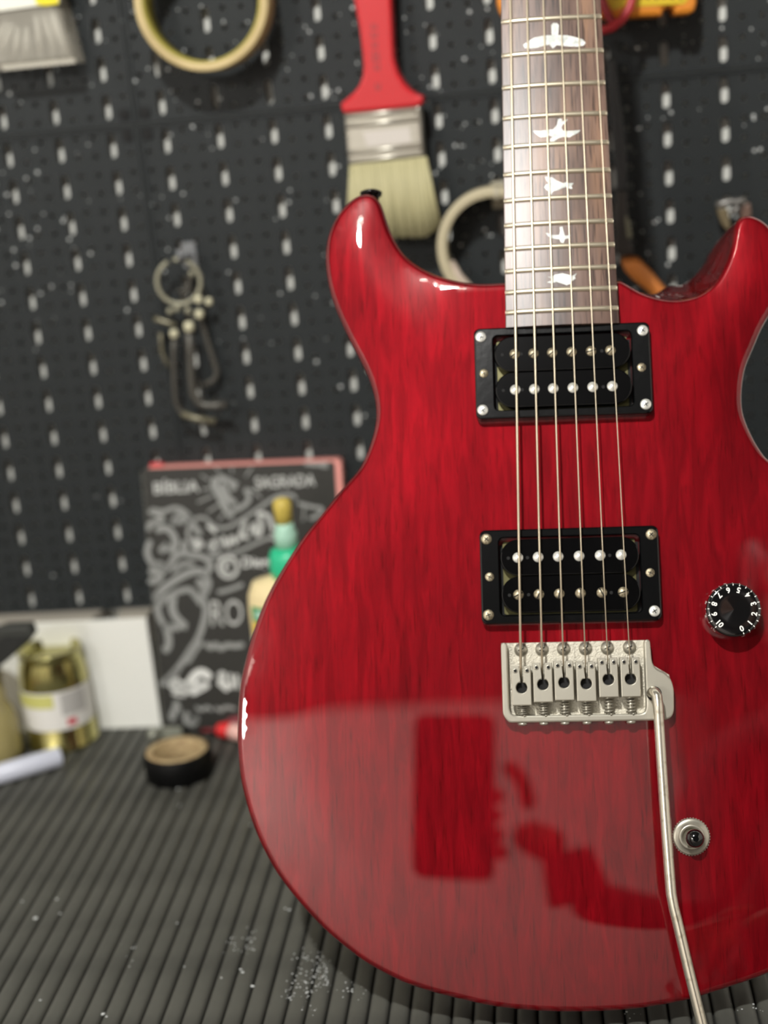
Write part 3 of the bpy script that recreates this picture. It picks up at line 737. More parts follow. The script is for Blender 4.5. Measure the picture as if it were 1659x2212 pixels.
for k, (zx, zy, w_, h_) in enumerate(((690,190,44,40),(692,250,46,46),(697,320,40,50),(703,385,44,44),(706,425,52,36),(712,480,44,48),(718,620,40,50))):
    q = zc([(zx-w_/2,zy-h_/2),(zx-w_/6,zy-h_/2),(zx-w_/6,zy+h_/5),(zx+w_/5,zy+h_/5),(zx+w_/5,zy-h_/2),(zx+w_/2,zy-h_/2),(zx+w_/2,zy+h_/2),(zx-w_/2,zy+h_/2)], 600, 0, 3.318)
    part('printed_letter', flat_prism(q, 1003.9, 1004.3), mat('brown_print', srgb(150, 50, 54), .5) if k == 0 else bpy.data.materials['brown_print'], hd, 'faded dark letter printed on the handle')
fp = s2([(474,812),(1018,758),(1046,1128),(506,1190)])
fe = part('ferrule', flat_prism(fp, 1005, 1021, bev=2.5), M_ferrule, br_, 'tin ferrule')
for (a, b) in (((478,838),(1012,784)), ((484,905),(1020,850)), ((498,1098),(1040,1040)), ((503,1160),(1044,1100))):
    pa, pb = [at_w(600+x/3.318, y/3.318, 1005) for x, y in (a, b)]
    part('pressed_bead', MB().tube([V(pa[0]+1, 1005.2, pa[2]), V(pb[0]-1, 1005.2, pb[2])], .0019, 10), M_ferrule, fe)
part('sticker', flat_prism(s2([(610,948),(945,915),(958,1022),(640,1052)]), 1004.4, 1005), mat('worn_label', srgb(206, 200, 192), .5), fe, 'worn pale label')
bb = MB(); nS = 64
for k in range(nS):
    for lay in range(3):
        u = (k + random.random()*.8)/nS
        top = np.array(at_w(600+(520+u*(1062-520))/3.318, (1182 - u*60)/3.318, 1005 + lay*7))
        ex = 500 + u*(1165-500); ey = 1712 - 18*u + (-90*max(0, (u-.82)/.18)**1.5) + random.uniform(-8, 6)
        bot = np.array(at_w(600+ex/3.318, ey/3.318, 1004.5 + lay*7.5 + random.uniform(-.6, .6)))
        mid = (top+bot)/2 + np.array([random.uniform(-.3, .3), -1.4 + lay*1.2, 0])
        bb.tube([V(*top), V(*mid), V(*bot)], [.00085, .00095, .0007], 5, caps=True)
part('bristles', bb, M_bristle, br_, 'cream bristles', kind='stuff')

def ring_shape(cx, cy, Ro, Ri, y0, y1, n=72, rough=0):
    c = at_w(cx, cy, y0); a = at_w(cx+10, cy, y0); k = abs(a[0]-c[0])/10; Ro *= k; Ri *= k
    prof = [(Ri, y1), (Ri, y0+.4), (Ri+.4, y0), (Ro-.5, y0), (Ro, y0+.5), (Ro, y1-.5), (Ro-.5, y1), (Ri, y1)]
    vs = []
    for i in range(n):
        t = 2*math.pi*i/n; j = 1 + rough*.4*math.sin(3*t+1)
        for r, y in prof[:-1]: vs.append(V(c[0] + r*j*math.cos(t), y, c[2] + r*j*math.sin(t)))
    m = len(prof)-1; fs = [(i*m+q, i*m+(q+1) % m, ((i+1) % n)*m+(q+1) % m, ((i+1) % n)*m+q) for i in range(n) for q in range(m)]
    return MB().add(vs, fs, True), c, Ro, Ri
M_mask = mat('masking_tape', srgb(206, 186, 136), .6, noise=(srgb(188, 168, 120), (30, 400, 30), .4, .6, 3))
M_core = mat('olive_card_core', srgb(170, 160, 74), .6)
mb, c, Ro, Ri = ring_shape(433, 0, 146, 129, 998, 1023)
t = thing('masking_tape_roll', 'nearly used up masking tape roll hanging on the pegboard left of the brush', 'tape', V(c[0], 1034, c[2]-Ro), group='masking tape rolls')
part('tape_winding', mb, M_mask, t); mb, c_, _, _ = ring_shape(433, 0, 129, 124, 998.4, 1022.6); part('card_core', mb, M_core, t, 'yellow-green card core')
def hook(cx, cz, lab, yfront=998, mt=None):
    t = thing('peg_hook', lab, 'hook', V(cx, WALL, cz-4), group='hooks in the pegboard')
    part('prong', MB().tube([V(cx, WALL+6, cz), V(cx, WALL-2, cz), V(cx, yfront+6, cz-1), V(cx, yfront+1, cz+1), V(cx, yfront, cz+7)], .0021, 10), mt or M_steel, t)
    part('clip_plate', MB().box(V(cx-5, WALL-2.8, cz-9), V(cx+5, WALL-1.7, cz+9), .0004), mt or M_steel, t)
hook(c[0], c[2]+Ri-7, 'steel hook carrying the upper masking tape roll')
M_mask2 = mat('old_beige_tape', srgb(186, 176, 146), .6)
mb, c, Ro, Ri = ring_shape(1071, 535, 129, 108, 1004, 1026, rough=.02)
t = thing('masking_tape_roll', 'thin greyish tape ring hanging behind the fretboard, right of the bristles', 'tape', V(c[0], 1034, c[2]-Ro), group='masking tape rolls')
part('tape_winding', mb, M_mask2, t)
lo = at_w(985, 600, 1009); part('loose_end', MB().tube([V(lo[0]-3, 1012, lo[2]+10), V(lo[0]+2, 1007, lo[2]+1), V(lo[0]+9, 1007, lo[2]-8), V(lo[0]+14, 1010, lo[2]-12)], .0030, 8), mat('pinkish_tape', srgb(188, 172, 156), .6), t, 'pinkish loose tape end')
hk = at_w(1073, 412, 1006); hook(hk[0], hk[2]-5, 'beige hook at the top of the tape ring behind the fretboard', 1004, mat('beige_plastic', srgb(180, 174, 152), .5))

# hex keys on a ring
M_ringm = mat('dull_ring_metal', srgb(158, 156, 136), .45, metal=.4); M_hex = mat('black_oxide_steel', srgb(84, 82, 76), .4, metal=.3)
M_bead = mat('cream_plastic_bead', srgb(206, 202, 172), .45); M_worn = mat('worn_hex_tip', srgb(128, 124, 104), .4, metal=.5)
zh = lambda x, y, Y=1020: V(*at_w(250 + x/4.609, 480 + y/4.609, Y))
hk_c = at_w(387, 608, 1018)
t = thing('hex_key_set', 'bunch of black hex keys on a split ring hanging on the pegboard', 'hex keys', V(hk_c[0], 1034, at_w(400, 915, 1018)[2]))
ctr_ = np.array(at_w(387.8, 608, 1018)); rr_ = 217/4.609/3.12
pts = [V(ctr_[0] + rr_*math.cos(a), 1016 + 2*math.cos(a), ctr_[2] + rr_*1.03*math.sin(a)) for a in np.linspace(math.radians(112), math.radians(112+345), 44)]
part('split_ring', MB().tube(pts, .0017, 10), M_ringm, t)
def key_(pts, r, Y, lab=None, m=M_hex): return part('hex_key', MB().tube([zh(x, y, Y) for x, y in pts], r, 6), m, t, lab)
key_([(580,1110),(578,1300),(582,1500),(588,1700),(600,1800),(640,1880),(720,1935),(830,1965),(1000,1985)], .0021, 1017)
key_([(728,1050),(742,1300),(752,1500),(762,1640),(775,1720),(815,1790),(880,1825),(980,1826),(1108,1815)], .0031, 1014, 'largest hex key')
key_([(838,930),(870,1050),(910,1180),(955,1320),(990,1420),(1008,1490),(1000,1545),(950,1590),(870,1625)], .0022, 1026)
key_([(446,1100),(450,1190),(460,1290),(490,1370),(535,1440)], .0014, 1026, m=M_worn)
key_([(385,960),(450,980),(520,1000),(600,1030)], .0020, 1016, 'pale key pointing left', m=M_worn)
key_([(752,520),(735,600),(700,690),(660,800)], .0022, 1028)
key_([(610,690),(700,676),(790,672)], .0014, 1029)
part('worn_tip', MB().tube([zh(660, 1905, 1016.8), zh(800, 1955, 1016.8), zh(995, 1984, 1016.8)], .0026, 6), M_worn, t, 'bare worn metal tip')
for x, y, r, Y in ((582,1110,3.0,1015),(730,1040,3.6,1012),(832,915,3.1,1018),(926,790,2.6,1018),(825,770,2.7,1014),(540,885,2.2,1016),(720,880,2.3,1015),(610,860,2.3,1016),(755,512,2.2,1022)):
    p = zh(x, y, Y); part('swivel_bead', MB().lathe([(.0004, -.0011*r), (.0008*r, -.0009*r), (.001*r, -.0004*r), (.001*r, .0004*r), (.0008*r, .0009*r), (.0004, .0011*r)], p, n=14), M_bead if r > 2.5 else M_ringm, t)
hook(at_w(390, 545, 1010)[0], at_w(390, 560, 1010)[2], 'grey hook carrying the hex key ring', 1006, mat('grey_hook', srgb(120, 122, 124), .4))

# bag of wall plugs
M_bag = mat('clear_bag_plastic', srgb(196, 192, 178), .22, alpha=.42, coat=.3)
t = thing('bag_of_wall_plugs', 'clear plastic bag of grey wall plugs with white and yellow header card, top left', 'bag', V(*at_w(30, 150, 1030)))
bagp = [(-95,-70),(108,-70),(118,-20),(128,10),(140,50),(152,95),(162,134),(120,139),(60,145),(10,151),(-70,160),(-100,40)]
part('bag_film', flat_prism(bagp, 1010, 1032, bev=5), M_bag, t, 'clear crinkled bag film')
part('bag_seam', flat_prism([(2,142),(160,127),(163,136),(6,152)], 1009.4, 1012), mat('heat_seal', srgb(186, 182, 168), .3), t, 'sealed bottom edge')
part('header_card', flat_prism([(-110,-120),(126,-120),(128,6),(70,14),(0,24),(-112,36)], 1008, 1009.4), mat('white_card', srgb(240, 240, 226), .5), t)
part('yellow_patch', flat_prism([(68,-40),(125,-40),(126,8),(96,12),(78,9)], 1007.5, 1008), mat('yellow_print', srgb(238, 222, 30), .5), t, 'yellow patch on the card')
M_plug = mat('grey_nylon', srgb(196, 194, 182), .5)
zb_ = lambda x, y, Y: V(*at_w(x/8.295, y/8.295, Y))
for a, b in (((230,420),(20,960)),((330,500),(270,1010)),((480,500),(470,1020)),((640,250),(740,960)),((760,240),(1000,930)),((880,180),(1130,900)),((120,400),(-120,900)),((930,130),(1230,1030))):
    part('wall_plug', MB().tube([zb_(*a, 1017), zb_((a[0]+b[0])/2, (a[1]+b[1])/2, 1014), zb_(*b, 1017)], [.0019, .0024, .0017], 8), M_plug, t)

# orange meter with yellow face and red lead
M_orange = mat('orange_plastic', srgb(236, 148, 50), .4); M_yel = mat('yellow_label', srgb(226, 196, 44), .4)
t = thing('orange_meter_case', 'orange case with yellow face hanging behind the guitar neck, top right', 'case', V(*at_w(1290, 34, 1030)))
mp = [(1071,-260),(1490,-290),(1506,-270),(1505,8),(1500,24),(1488,31),(1458,33),(1455,22),(1443,16),(1432,24),(1430,35),(1300,41),(1110,48),(1092,46),(1079,30),(1073,10)]
mc = part('case_shell', flat_prism(mp, 1000, 1034, bev=4), M_orange, t)
part('yellow_face', flat_prism([(1120,-240),(1488,-250),(1490,-6),(1478,8),(1340,16),(1326,22),(1312,10),(1130,24)], 999.2, 1000.3), M_yel, mc, 'yellow front label')
for k in range(9):
    x = 1325 + k*17.5; part('printed_mark', flat_prism([(x,-18),(x+9,-19),(x+8,-3+(k % 3)*2),(x+3,-3),(x-1,-6)], 998.9, 999.3), mat('dark_print', srgb(120, 96, 30), .5) if k == 0 else bpy.data.materials['dark_print'], mc)
M_cable = mat('red_cable', srgb(176, 40, 48), .4)
t = thing('red_cable', 'red test lead looped in front of the orange case beside the neck', 'cable', V(*at_w(1330, 68, 990)))
part('cable_loop', MB().tube([V(*at_w(x, y, Y)) for x, y, Y in ((1378,-120,996),(1374,-60,992),(1368,-10,990),(1358,20,988),(1342,44,987),(1322,60,987),(1300,66,988),(1278,62,989),(1262,48,990))], .0028, 10), M_cable, t)
part('cable_loop', MB().tube([V(*at_w(x, y, Y)) for x, y, Y in ((1293,-120,997),(1294,-40,995),(1300,0,994),(1310,28,993),(1322,44,993),(1330,58,992))], .0030, 10), mat('dark_red_cable', srgb(150, 28, 40), .4), t)

# black saw with orange grip right of the neck
M_tool = mat('black_tool_plastic', srgb(34, 35, 35), .4); M_toolb = mat('brownish_blade_guard', srgb(44, 40, 36), .4)
t = thing('hand_saw', 'black hand saw with orange grip hanging just right of the fretboard', 'saw', V(*at_w(1390, 640, 1026)))
zt2 = lambda P: zc(P, 1300, 140, 4.424)
part('saw_frame', flat_prism(zt2([(45,-60),(130,-60),(150,140),(190,420),(225,700),(245,1000),(240,1200),(150,1220),(120,900),(90,600),(62,300)]), 1012, 1024, bev=1.5), M_tool, t)
part('blade_guard', flat_prism(zt2([(130,1180),(240,1180),(250,1380),(290,1640),(300,1800),(220,1840),(120,1800)]), 1014, 1024, bev=1.5), M_toolb, t)
part('blade_clip', flat_prism(zt2([(220,1465),(250,1450),(275,1530),(292,1640),(270,1672),(242,1650)]), 1011, 1014, bev=.8), mat('olive_metal', srgb(112, 110, 92), .4, metal=.3), t, 'pale metal clip')
part('orange_grip', flat_prism(zt2([(192,1900),(235,1875),(320,1868),(370,1885),(470,1985),(570,2105),(640,2190),(520,2240),(400,2140),(300,2060),(225,1980)]), 1002, 1026, bev=4), mat('orange_rubber', srgb(204, 124, 56), .45), t, 'orange grip')

# spring clamp behind the lower horn
t = thing('spring_clamp', 'small metal spring clamp with brown handles behind the right horn tip', 'clamp', V(*at_w(1590, 500, 1028)))
zs_ = lambda P: zc(P, 1510, 400, 11.134)
part('left_handle', flat_prism(zs_([(430,560),(640,520),(720,640),(760,980),(700,1120),(560,960),(480,760)]), 1012, 1022, bev=1.2), mat('olive_handle', srgb(112, 100, 74), .5), t, 'olive brown handle')
part('right_handle', flat_prism(zs_([(1060,480),(1240,440),(1270,700),(1180,900),(1000,900),(1020,640)]), 1012, 1022, bev=1.2), mat('rust_handle', srgb(108, 84, 72), .5), t, 'reddish brown handle')
part('clamp_jaw', MB().tube([V(*at_w(x, y, 1014)) for x, y in zs_([(420,500),(560,450),(720,390),(860,420),(960,400),(1120,360)])], .0028, 8), mat('jaw_steel', srgb(124, 122, 118), .35, metal=.6), t, 'bare steel jaw')
part('clamp_spring', MB().tube([V(*at_w(x, y, 1012)) for x, y in zs_([(780,700),(830,640),(920,560),(960,540)])], .0026, 8), bpy.data.materials['jaw_steel'], t)

# ------------------------------------------------------------------ things on the mat
# white foam board along the wall
t = thing('white_foam_board', 'long white foam board standing on the mat against the wall, left of the book', 'board', V(-450, 1014, TAB))
top = at_w(170, 1343, 1013)[2]; xr = at_w(347, 1555, 1013)[0]; xl = -620
part('board_face', MB().box(V(xl, 1013, TAB), V(xr, 1016, top), .0003), mat('white_foam', srgb(240, 241, 234), .5), t)
xa = at_w(205, 1338, 1013)[0]; xb = at_w(252, 1338, 1013)[0]
for a, b in ((xl, xa), (xb, xr)): part('board_edge', MB().prism([(a, 1016), (b - (3 if b == xa else 0), 1016), (b, 1034), (a - (3 if a == xb else 0), 1034)], top-18, top+1.2, fn=lambda x, y, z: V(x, y, z)), mat('grey_edge_strip', srgb(166, 160, 148), .7), t, 'grey top edge')  # strips along the top, coloured greyer than the board face

# book with black illustrated cover
pB = at_t(352, 1588); Bo = np.array([pB[0], pB[1], TAB])
lean = math.radians(6.5); roll = math.radians(1.2)
bu = np.array([math.cos(roll), 0, -math.sin(roll)]); bv_ = np.array([math.sin(roll), math.sin(lean), math.cos(lean)]); bv_ /= np.linalg.norm(bv_)
bn = np.cross(bv_, bu); bn /= np.linalg.norm(bn)          # into the book (+y)
if bn[1] < 0: bn = -bn
Bo = Bo + np.array([0, 0, 2.9])
def on_cover(px, py, h=0):
    r = ray(px, py); O = Bo - bn*h; return r*((O @ bn)/(r @ bn))
tl = on_cover(314, 1013) - Bo; tr = on_cover(723, 999) - Bo
BW = (tr @ bu); BH = (tl @ bv_); BX0 = (tl @ bu)*.5
def bp(u, v, d): return V(*(Bo + bu*u + bv_*v + bn*d))
rotB = Matrix([[bu[i], bn[i], bv_[i]] for i in range(3)])
t_book = thing('black_book', 'black paperback with white chalk drawings and pink page edges leaning on the pegboard', 'book', V(*Bo))
def bprism(u0, v0, u1, v1, d0, d1, r, n=5):
    pts = rrect((u0+u1)/2, (v0+v1)/2, u1-u0, v1-v0, r, n); return MB().prism(pts, d1, d0, fn=lambda x, y, z: bp(x, y, z))
M_cover = mat('matt_black_cover', srgb(48, 48, 45), .38, spec=.4); M_pink = mat('pink_page_edges', srgb(238, 160, 150), .6)
cover = part('front_cover', bprism(BX0, 0, BW, BH, 0, .7, 2.5), M_cover, t_book)
part('page_block', bprism(BX0+3, 1, BW+4.2, BH+1.2, .7, 13.2, 4), M_pink, t_book, 'pink page edges')
part('back_cover', bprism(BX0-.5, 0, BW+1.5, BH+1.0, 13.2, 14.0, 2.5), mat('grey_back_cover', srgb(80, 78, 72), .5), t_book)
part('spine', bprism(BX0-1.2, 0, BX0+1.5, BH-1, 0, 14, 1.2), mat('worn_spine', srgb(84, 84, 78), .5), t_book)
part('bookmark', MB().box(bp(BX0+5, BH-.5, 8), bp(BX0+14, BH+3.4, 3)), mat('red_ribbon', srgb(200, 50, 60), .5), t_book, 'red corner of the page block')
M_chalk = mat('chalk_white_print', srgb(190, 192, 188), .6); M_chalk2 = mat('chalk_grey_print', srgb(146, 148, 145), .6); M_chalk3 = mat('chalk_bright_print', srgb(222, 224, 220), .6)
s5 = lambda P: zc(P, 280, 940, 3.16)
s6 = lambda P: zc(P, 310, 970, 3.858)
s7 = lambda P: zc(P, 310, 1220, 5.528)
def stroke(mb, pts, wpx, wig=0):
    """a flat painted line on the cover"""
    P = np.array(pts, float)
    if len(P) > 2:
        Q = []
        for i in range(len(P)-1):
            p0, p1, p2, p3 = P[max(i-1, 0)], P[i], P[i+1], P[min(i+2, len(P)-1)]
            for tt in (0, .25, .5, .75): Q.append(.5*((2*p1)+(-p0+p2)*tt+(2*p0-5*p1+4*p2-p3)*tt*tt+(-p0+3*p1-3*p2+p3)*tt**3))
        P = np.array(Q + [P[-1]])
    W_ = [on_cover(x, y, .06) for x, y in P]; k = np.linalg.norm(on_cover(P[0][0]+10, P[0][1], .06) - W_[0])/10
    vs = []
    for i, p in enumerate(W_):
        d = W_[min(i+1, len(W_)-1)] - W_[max(i-1, 0)]; d = d/(np.linalg.norm(d)+1e-9); s_ = np.cross(d, bn)
        h = wpx*k/2*(1 + wig*math.sin(i*2.1)); h *= .45 if i in (0, len(W_)-1) else 1
        vs += [V(*(p + s_*h)), V(*(p - s_*h))]
    mb.add(vs, [(2*i, 2*i+1, 2*i+3, 2*i+2) for i in range(len(W_)-1)])
def art(name, strokes, m, lab=None):
    mb = MB()
    for pts, w_ in strokes: stroke(mb, pts, w_)
    part(name, mb, m, cover, lab, kind='stuff')
art('radiant_eye', [(s6(p), w_) for p, w_ in [
    ([(600,150),(635,195)],8),([(735,150),(738,200)],8),([(905,150),(850,230)],8),([(480,215),(545,260)],8),([(490,340),(560,325)],9),([(450,445),(580,385)],9),([(535,525),(640,455)],9),([(625,600),(665,540)],8),
    ([(930,360),(980,410)],9),([(840,330),(930,350)],12),([(610,240),(590,300),(640,400),(690,500),(740,570)],16),([(620,230),(700,260),(760,310),(720,330)],12),([(720,250),(790,290)],10),([(700,520),(780,500),(850,460),(880,400),(840,330)],10),([(760,430),(800,520)],10),([(650,280),(700,400),(760,450)],14)]], M_chalk2, 'rayed drawing at the top of the cover')
art('banner_ribbon', [(s6(p), w_) for p, w_ in [
    ([(390,600),(500,570),(600,650),(700,650),(800,600),(950,500),(1100,400),(1230,380),(1270,420)],7),
    ([(530,900),(650,890),(800,850),(950,780),(1060,740),(1120,780),(1180,800)],7),
    ([(1280,450),(1400,480),(1490,500),(1440,560),(1380,580)],8),([(1340,480),(1330,600)],8),([(60,500),(160,520),(260,490),(340,520),(420,600)],9),
    ([(560,770),(540,820),(590,860),(640,800),(600,760)],8),([(390,620),(370,720),(420,800)],8)]], M_chalk2, 'ribbon banner drawn across the cover')
art('banner_lettering', [(s6(p), w_) for p, w_ in [
    ([(530,640),(570,660),(600,700)],10),([(550,790),(560,850),(600,760),(640,790),(630,840)],9),([(660,720),(700,810),(740,730),(770,800)],9),([(790,770),(850,590),(830,720),(880,740)],9),
    ([(890,700),(930,620),(940,720),(980,680),(970,590)],9),([(1000,640),(960,540),(1040,560),(1080,680)],9),([(1100,530),(1110,590)],12),([(1060,690),(1130,760)],9),([(420,740),(430,820),(480,790),(440,760)],12)]], M_chalk, 'hand-drawn script on the banner')
def cover_text(txt, px, py, hpx, wpx, ang=0, m=M_chalk, lab=None, bold=.02):
    me = text_mesh(txt, 1.0, 0.0, bold); xs_ = [v.co.x for v in me.vertices]; ys_ = [v.co.y for v in me.vertices]
    cx_, cy_ = (min(xs_)+max(xs_))/2, (min(ys_)+max(ys_))/2; sx_, sy_ = wpx/(max(xs_)-min(xs_)), hpx/(max(ys_)-min(ys_)); mb = MB()
    def f(v):
        x, y = (v.x-cx_)*sx_, -(v.y-cy_)*sy_; a = math.radians(-ang); return V(*on_cover(px + x*math.cos(a) - y*math.sin(a), py + x*math.sin(a) + y*math.cos(a), .09))
    mb.add([f(v.co) for v in me.vertices], [tuple(p.vertices) for p in me.polygons]); bpy.data.meshes.remove(me)
    part('cover_lettering', mb, m, cover, lab)
cover_text('BÍBLIA', 381, 1049, 32, 98, 3, M_chalk, 'white title lettering, upper left')
cover_text('SAGRADA', 616, 1040, 26, 130, 3, M_chalk, 'white title lettering, upper right')
cover_text('Diego', 559, 1217, 30, 70, 2, M_chalk3, 'name lettering in the middle')
cover_text('RO', 490, 1324, 56, 68, 2, M_chalk, 'large outlined letters', bold=.0)
for z_, w_ in ((0, 0),):
    cc = [(493 + 20*math.cos(a), 1225 + 22*math.sin(a)) for a in np.linspace(0, 2*math.pi, 12)]; ci = [(492 + 8*math.cos(a), 1225 + 10*math.sin(a)) for a in np.linspace(-.6, -5.2, 9)]
    art('copyright_swirl', [(cc, 8), (ci, 7)], M_chalk, 'round mark beside the name')
art('skeleton_drawing', [(s7(p), w_) for p, w_ in [
    ([(60,80),(180,100),(200,160),(120,200),(60,180)],13),([(130,420),(220,300),(400,170),(560,90),(700,80),(760,150)],15),([(200,480),(260,400),(420,320),(560,300),(640,400),(700,480)],12),
    ([(740,150),(780,220),(740,330),(700,380),(740,500),(730,640),(660,860),(560,1020),(440,1200),(300,1360),(200,1440)],13),([(360,370),(340,500),(380,620),(480,720),(520,740)],17),([(190,420),(170,540),(220,680),(300,740),(440,760)],13),
    ([(250,700),(290,820),(300,960),(240,1040)],15),([(640,180),(700,240),(720,330)],15),([(150,340),(180,440)],18),([(560,330),(600,380)],12),([(700,920),(620,1010),(520,1180)],11),([(420,1250),(360,1330),(260,1420)],11)]], M_chalk2, 'chalk-style figure drawn on the cover')
art('flourish_drawing', [(s6(p), w_) for p, w_ in [
    ([(40,520),(110,540),(160,590),(60,620),(40,680)],11),([(100,680),(190,660),(260,740),(250,840),(180,820),(140,860)],14),([(60,760),(30,860),(80,960),(180,990),(230,960)],13),([(290,540),(250,620),(300,580),(340,620)],14),([(380,560),(420,640),(480,720)],12),
    ([(330,760),(340,850),(260,900),(220,980)],13),([(340,880),(500,900),(560,980),(500,1040)],13),([(420,600),(340,560),(280,520)],14),([(70,1000),(130,960),(200,1030)],15),([(180,780),(200,840)],16),([(240,1030),(320,960),(430,960)],10)]], M_chalk2, 'leafy flourishes drawn on the cover')
art('white_wordmark', [(s7(p), w_) for p, w_ in [
    ([(320,1480),(400,1380),(380,1500),(480,1400)],15),([(480,1540),(560,1400),(640,1300),(720,1290),(800,1360)],18),([(440,1470),(600,1460),(720,1420)],18),([(560,1540),(680,1480),(780,1420)],14),([(900,1340),(960,1300),(920,1420),(1000,1440),(960,1500)],14),([(1040,1300),(1060,1480)],15),([(1110,1310),(1120,1480)],15),([(340,1540),(500,1570)],10)]], M_chalk3, 'bright hand-painted word')
art('small_print_line', [(s7(p), w_) for p, w_ in [([(740,930),(800,990),(860,950),(920,1000),(1000,960),(1100,970),(1200,950)],12),([(620,1700),(700,1730),(760,1700),(820,1740)],8),([(860,1700),(920,1740),(980,1700),(1100,1720)],8),([(400,1620),(380,1720),(340,1800),(360,1860)],13),([(440,1700),(440,1790)],11),([(540,1760),(500,1860),(600,1900),(640,1820),(600,1900)],11),([(880,330),(980,310),(1100,270),(1190,230)],9)]], M_chalk2, 'smaller lines of chalk lettering')
art('worn_corner', [(s6(p), w_) for p, w_ in [([(1340,120),(1440,130),(1540,120)],8),([(1480,150),(1540,150)],8)]], M_chalk2)

# glue bottle
GY = 946; gc_ = at_w(627, 1243, GY); gk = abs(at_w(637, 1243, GY)[0]-gc_[0])/10
t = thing('glue_bottle', 'cream wood glue bottle with green cap standing between the book and the guitar', 'bottle', V(gc_[0], GY, TAB))
gz = lambda py: at_w(627, py, GY)[2] - TAB
def lat(prof, sy=.62, n=40): return MB().lathe([(r*gk*.001, z*.001) for r, z in prof], V(gc_[0], GY, TAB), sy=sy, n=n)
H0 = gz(1243)
part('bottle_body', lat([(88, 0), (96, 3), (98, 20), (98, H0-46), (99, H0-24), (96, H0-12), (84, H0-3), (40, H0+1), (34, H0+2)]), mat('cream_plastic', srgb(236, 218, 168), .4), t)
part('green_cap', lat([(40, H0+1), (42, H0+6), (41, gz(1200)), (36, gz(1186)), (24, gz(1180))], 1), mat('green_plastic', srgb(44, 190, 140), .35), t)
part('clear_nozzle', lat([(24, gz(1182)), (25, gz(1150)), (20, gz(1140)), (19, gz(1128))], 1), mat('pale_green_plastic', srgb(170, 214, 192), .35), t, 'translucent pale green nozzle')
part('nozzle_tip', lat([(18, gz(1134)), (19, gz(1105)), (20, gz(1100)), (20, gz(1086)), (16, gz(1078)), (6, gz(1074))], 1), mat('dried_glue_yellow', srgb(200, 178, 84), .45), t, 'yellowed nozzle tip')
def wrap(px0, px1, py0, py1, m, name, lab, r=100.5):
    mb = MB(); vs = []; n = 10
    for k in range(n+1):
        px = px0 + (px1-px0)*k/n; s_ = max(-1, min(1, (px-627)/r)); yy = -math.sqrt(1-s_*s_)*r*.62*gk
        for py in (py0, py1): vs.append(V(gc_[0] + s_*r*gk, GY + yy, TAB + gz(py)))
    mb.add(vs, [(2*k, 2*k+2, 2*k+3, 2*k+1) for k in range(n)], True); part(name, mb, m, t, lab)
wrap(543, 700, 1294, 1326, mat('green_label', srgb(30, 150, 92), .4), 'label_band', 'green label band with white lettering')
wrap(541, 700, 1328, 1358, mat('yellow_band', srgb(228, 190, 20), .4), 'label_band', 'yellow label band')
wrap(552, 566, 1301, 1318, mat('label_print', srgb(190, 224, 206), .4), 'label_mark', 'white mark on the green band', 101.2)
wrap(532, 700, 1362, 1400, mat('white_label', srgb(226, 220, 204), .4), 'label_band', 'white lower label')

# electrical tape roll on the mat
tp = at_t(388, 1672); k_ = 3192.26/ (np.linalg.norm(tp)); Rt = 72/k_*1.0
tc0 = at_t(382, 1618, TAB+19)
t = thing('electrical_tape_roll', 'black electrical tape roll lying flat on the mat in front of the book', 'tape', V(tc0[0], tc0[1], TAB))
part('tape_winding', MB().lathe([(Rt*.915, 0), (Rt, .8), (Rt, 18.4), (Rt*.955, 19), (Rt*.93, 18.6), (Rt*.915, 0)], (0,0,0), n=56, cap=False) if False else
     MB().lathe([(r*.001, z*.001) for r, z in [(Rt*.90, 0), (Rt-.4, 0), (Rt, .6), (Rt, 18.2), (Rt-.5, 18.8), (Rt*.90, 18.8)]], V(tc0[0], tc0[1], TAB), n=56, cap=False), mat('black_vinyl', (.0015, .0016, .0016, 1), .5, spec=.2), t)
part('card_core', MB().lathe([(r*.001, z*.001) for r, z in [(Rt*.905, 0), (Rt*.905, 19.1), (Rt*.72, 19.2), (Rt*.70, 18.6), (Rt*.70, 0)]], V(tc0[0], tc0[1], TAB), n=56, cap=False), mat('tan_card', srgb(186, 164, 122), .7, noise=(srgb(160, 136, 98), (200, 200, 400), .4, .6, 3)), t, 'tan card core')

# gold can with white label
cb = at_t(132, 1600); ck = 3192.26/np.linalg.norm(cb)*.99
CYY = cb[1]+2; cz_ = lambda py: at_w(115, py, CYY)[2] - TAB
t = thing('gold_can', 'gold tin of varnish with white label standing before the white foam board', 'can', V(at_w(122, 1500, CYY)[0], CYY, TAB))
ccx = at_w(122, 1500, CYY)[0]
M_gold = mat('gold_tinplate', srgb(176, 170, 112), .15, metal=.95)
Ht = cz_(1402)
P_ = [(26.0, 0), (27.2, .8), (27.2, 2.6), (26.2, 3.6), (26.0, Ht*.70), (25.2, Ht*.82), (23.4, Ht*.93), (22.8, Ht*.965), (23.6, Ht*.975), (24.0, Ht+.8), (23.2, Ht+1.8), (20.4, Ht+1.4), (19.9, Ht-4.0), (19.8, Ht-4), (0.5, Ht-3.6)]
part('tin_body', MB().lathe([(r*.001, z*.001) for r, z in P_], V(ccx, CYY, TAB), n=56, cap=False), M_gold, t)
def band(r, z0, z1, a0, a1, m, name, lab, n=20):
    mb = MB(); vs = []
    for k in range(n+1):
        a = math.radians(a0 + (a1-a0)*k/n)
        for z in (z0, z1): vs.append(V(ccx + r*math.cos(a), CYY + r*math.sin(a), TAB+z))
    mb.add(vs, [(2*k, 2*k+2, 2*k+3, 2*k+1) for k in range(n)], True); part(name, mb, m, t, lab)
band(26.45, Ht*.25, Ht*.66, 150, 400, mat('paper_label', srgb(232, 230, 224), .5), 'paper_label', 'white paper label')
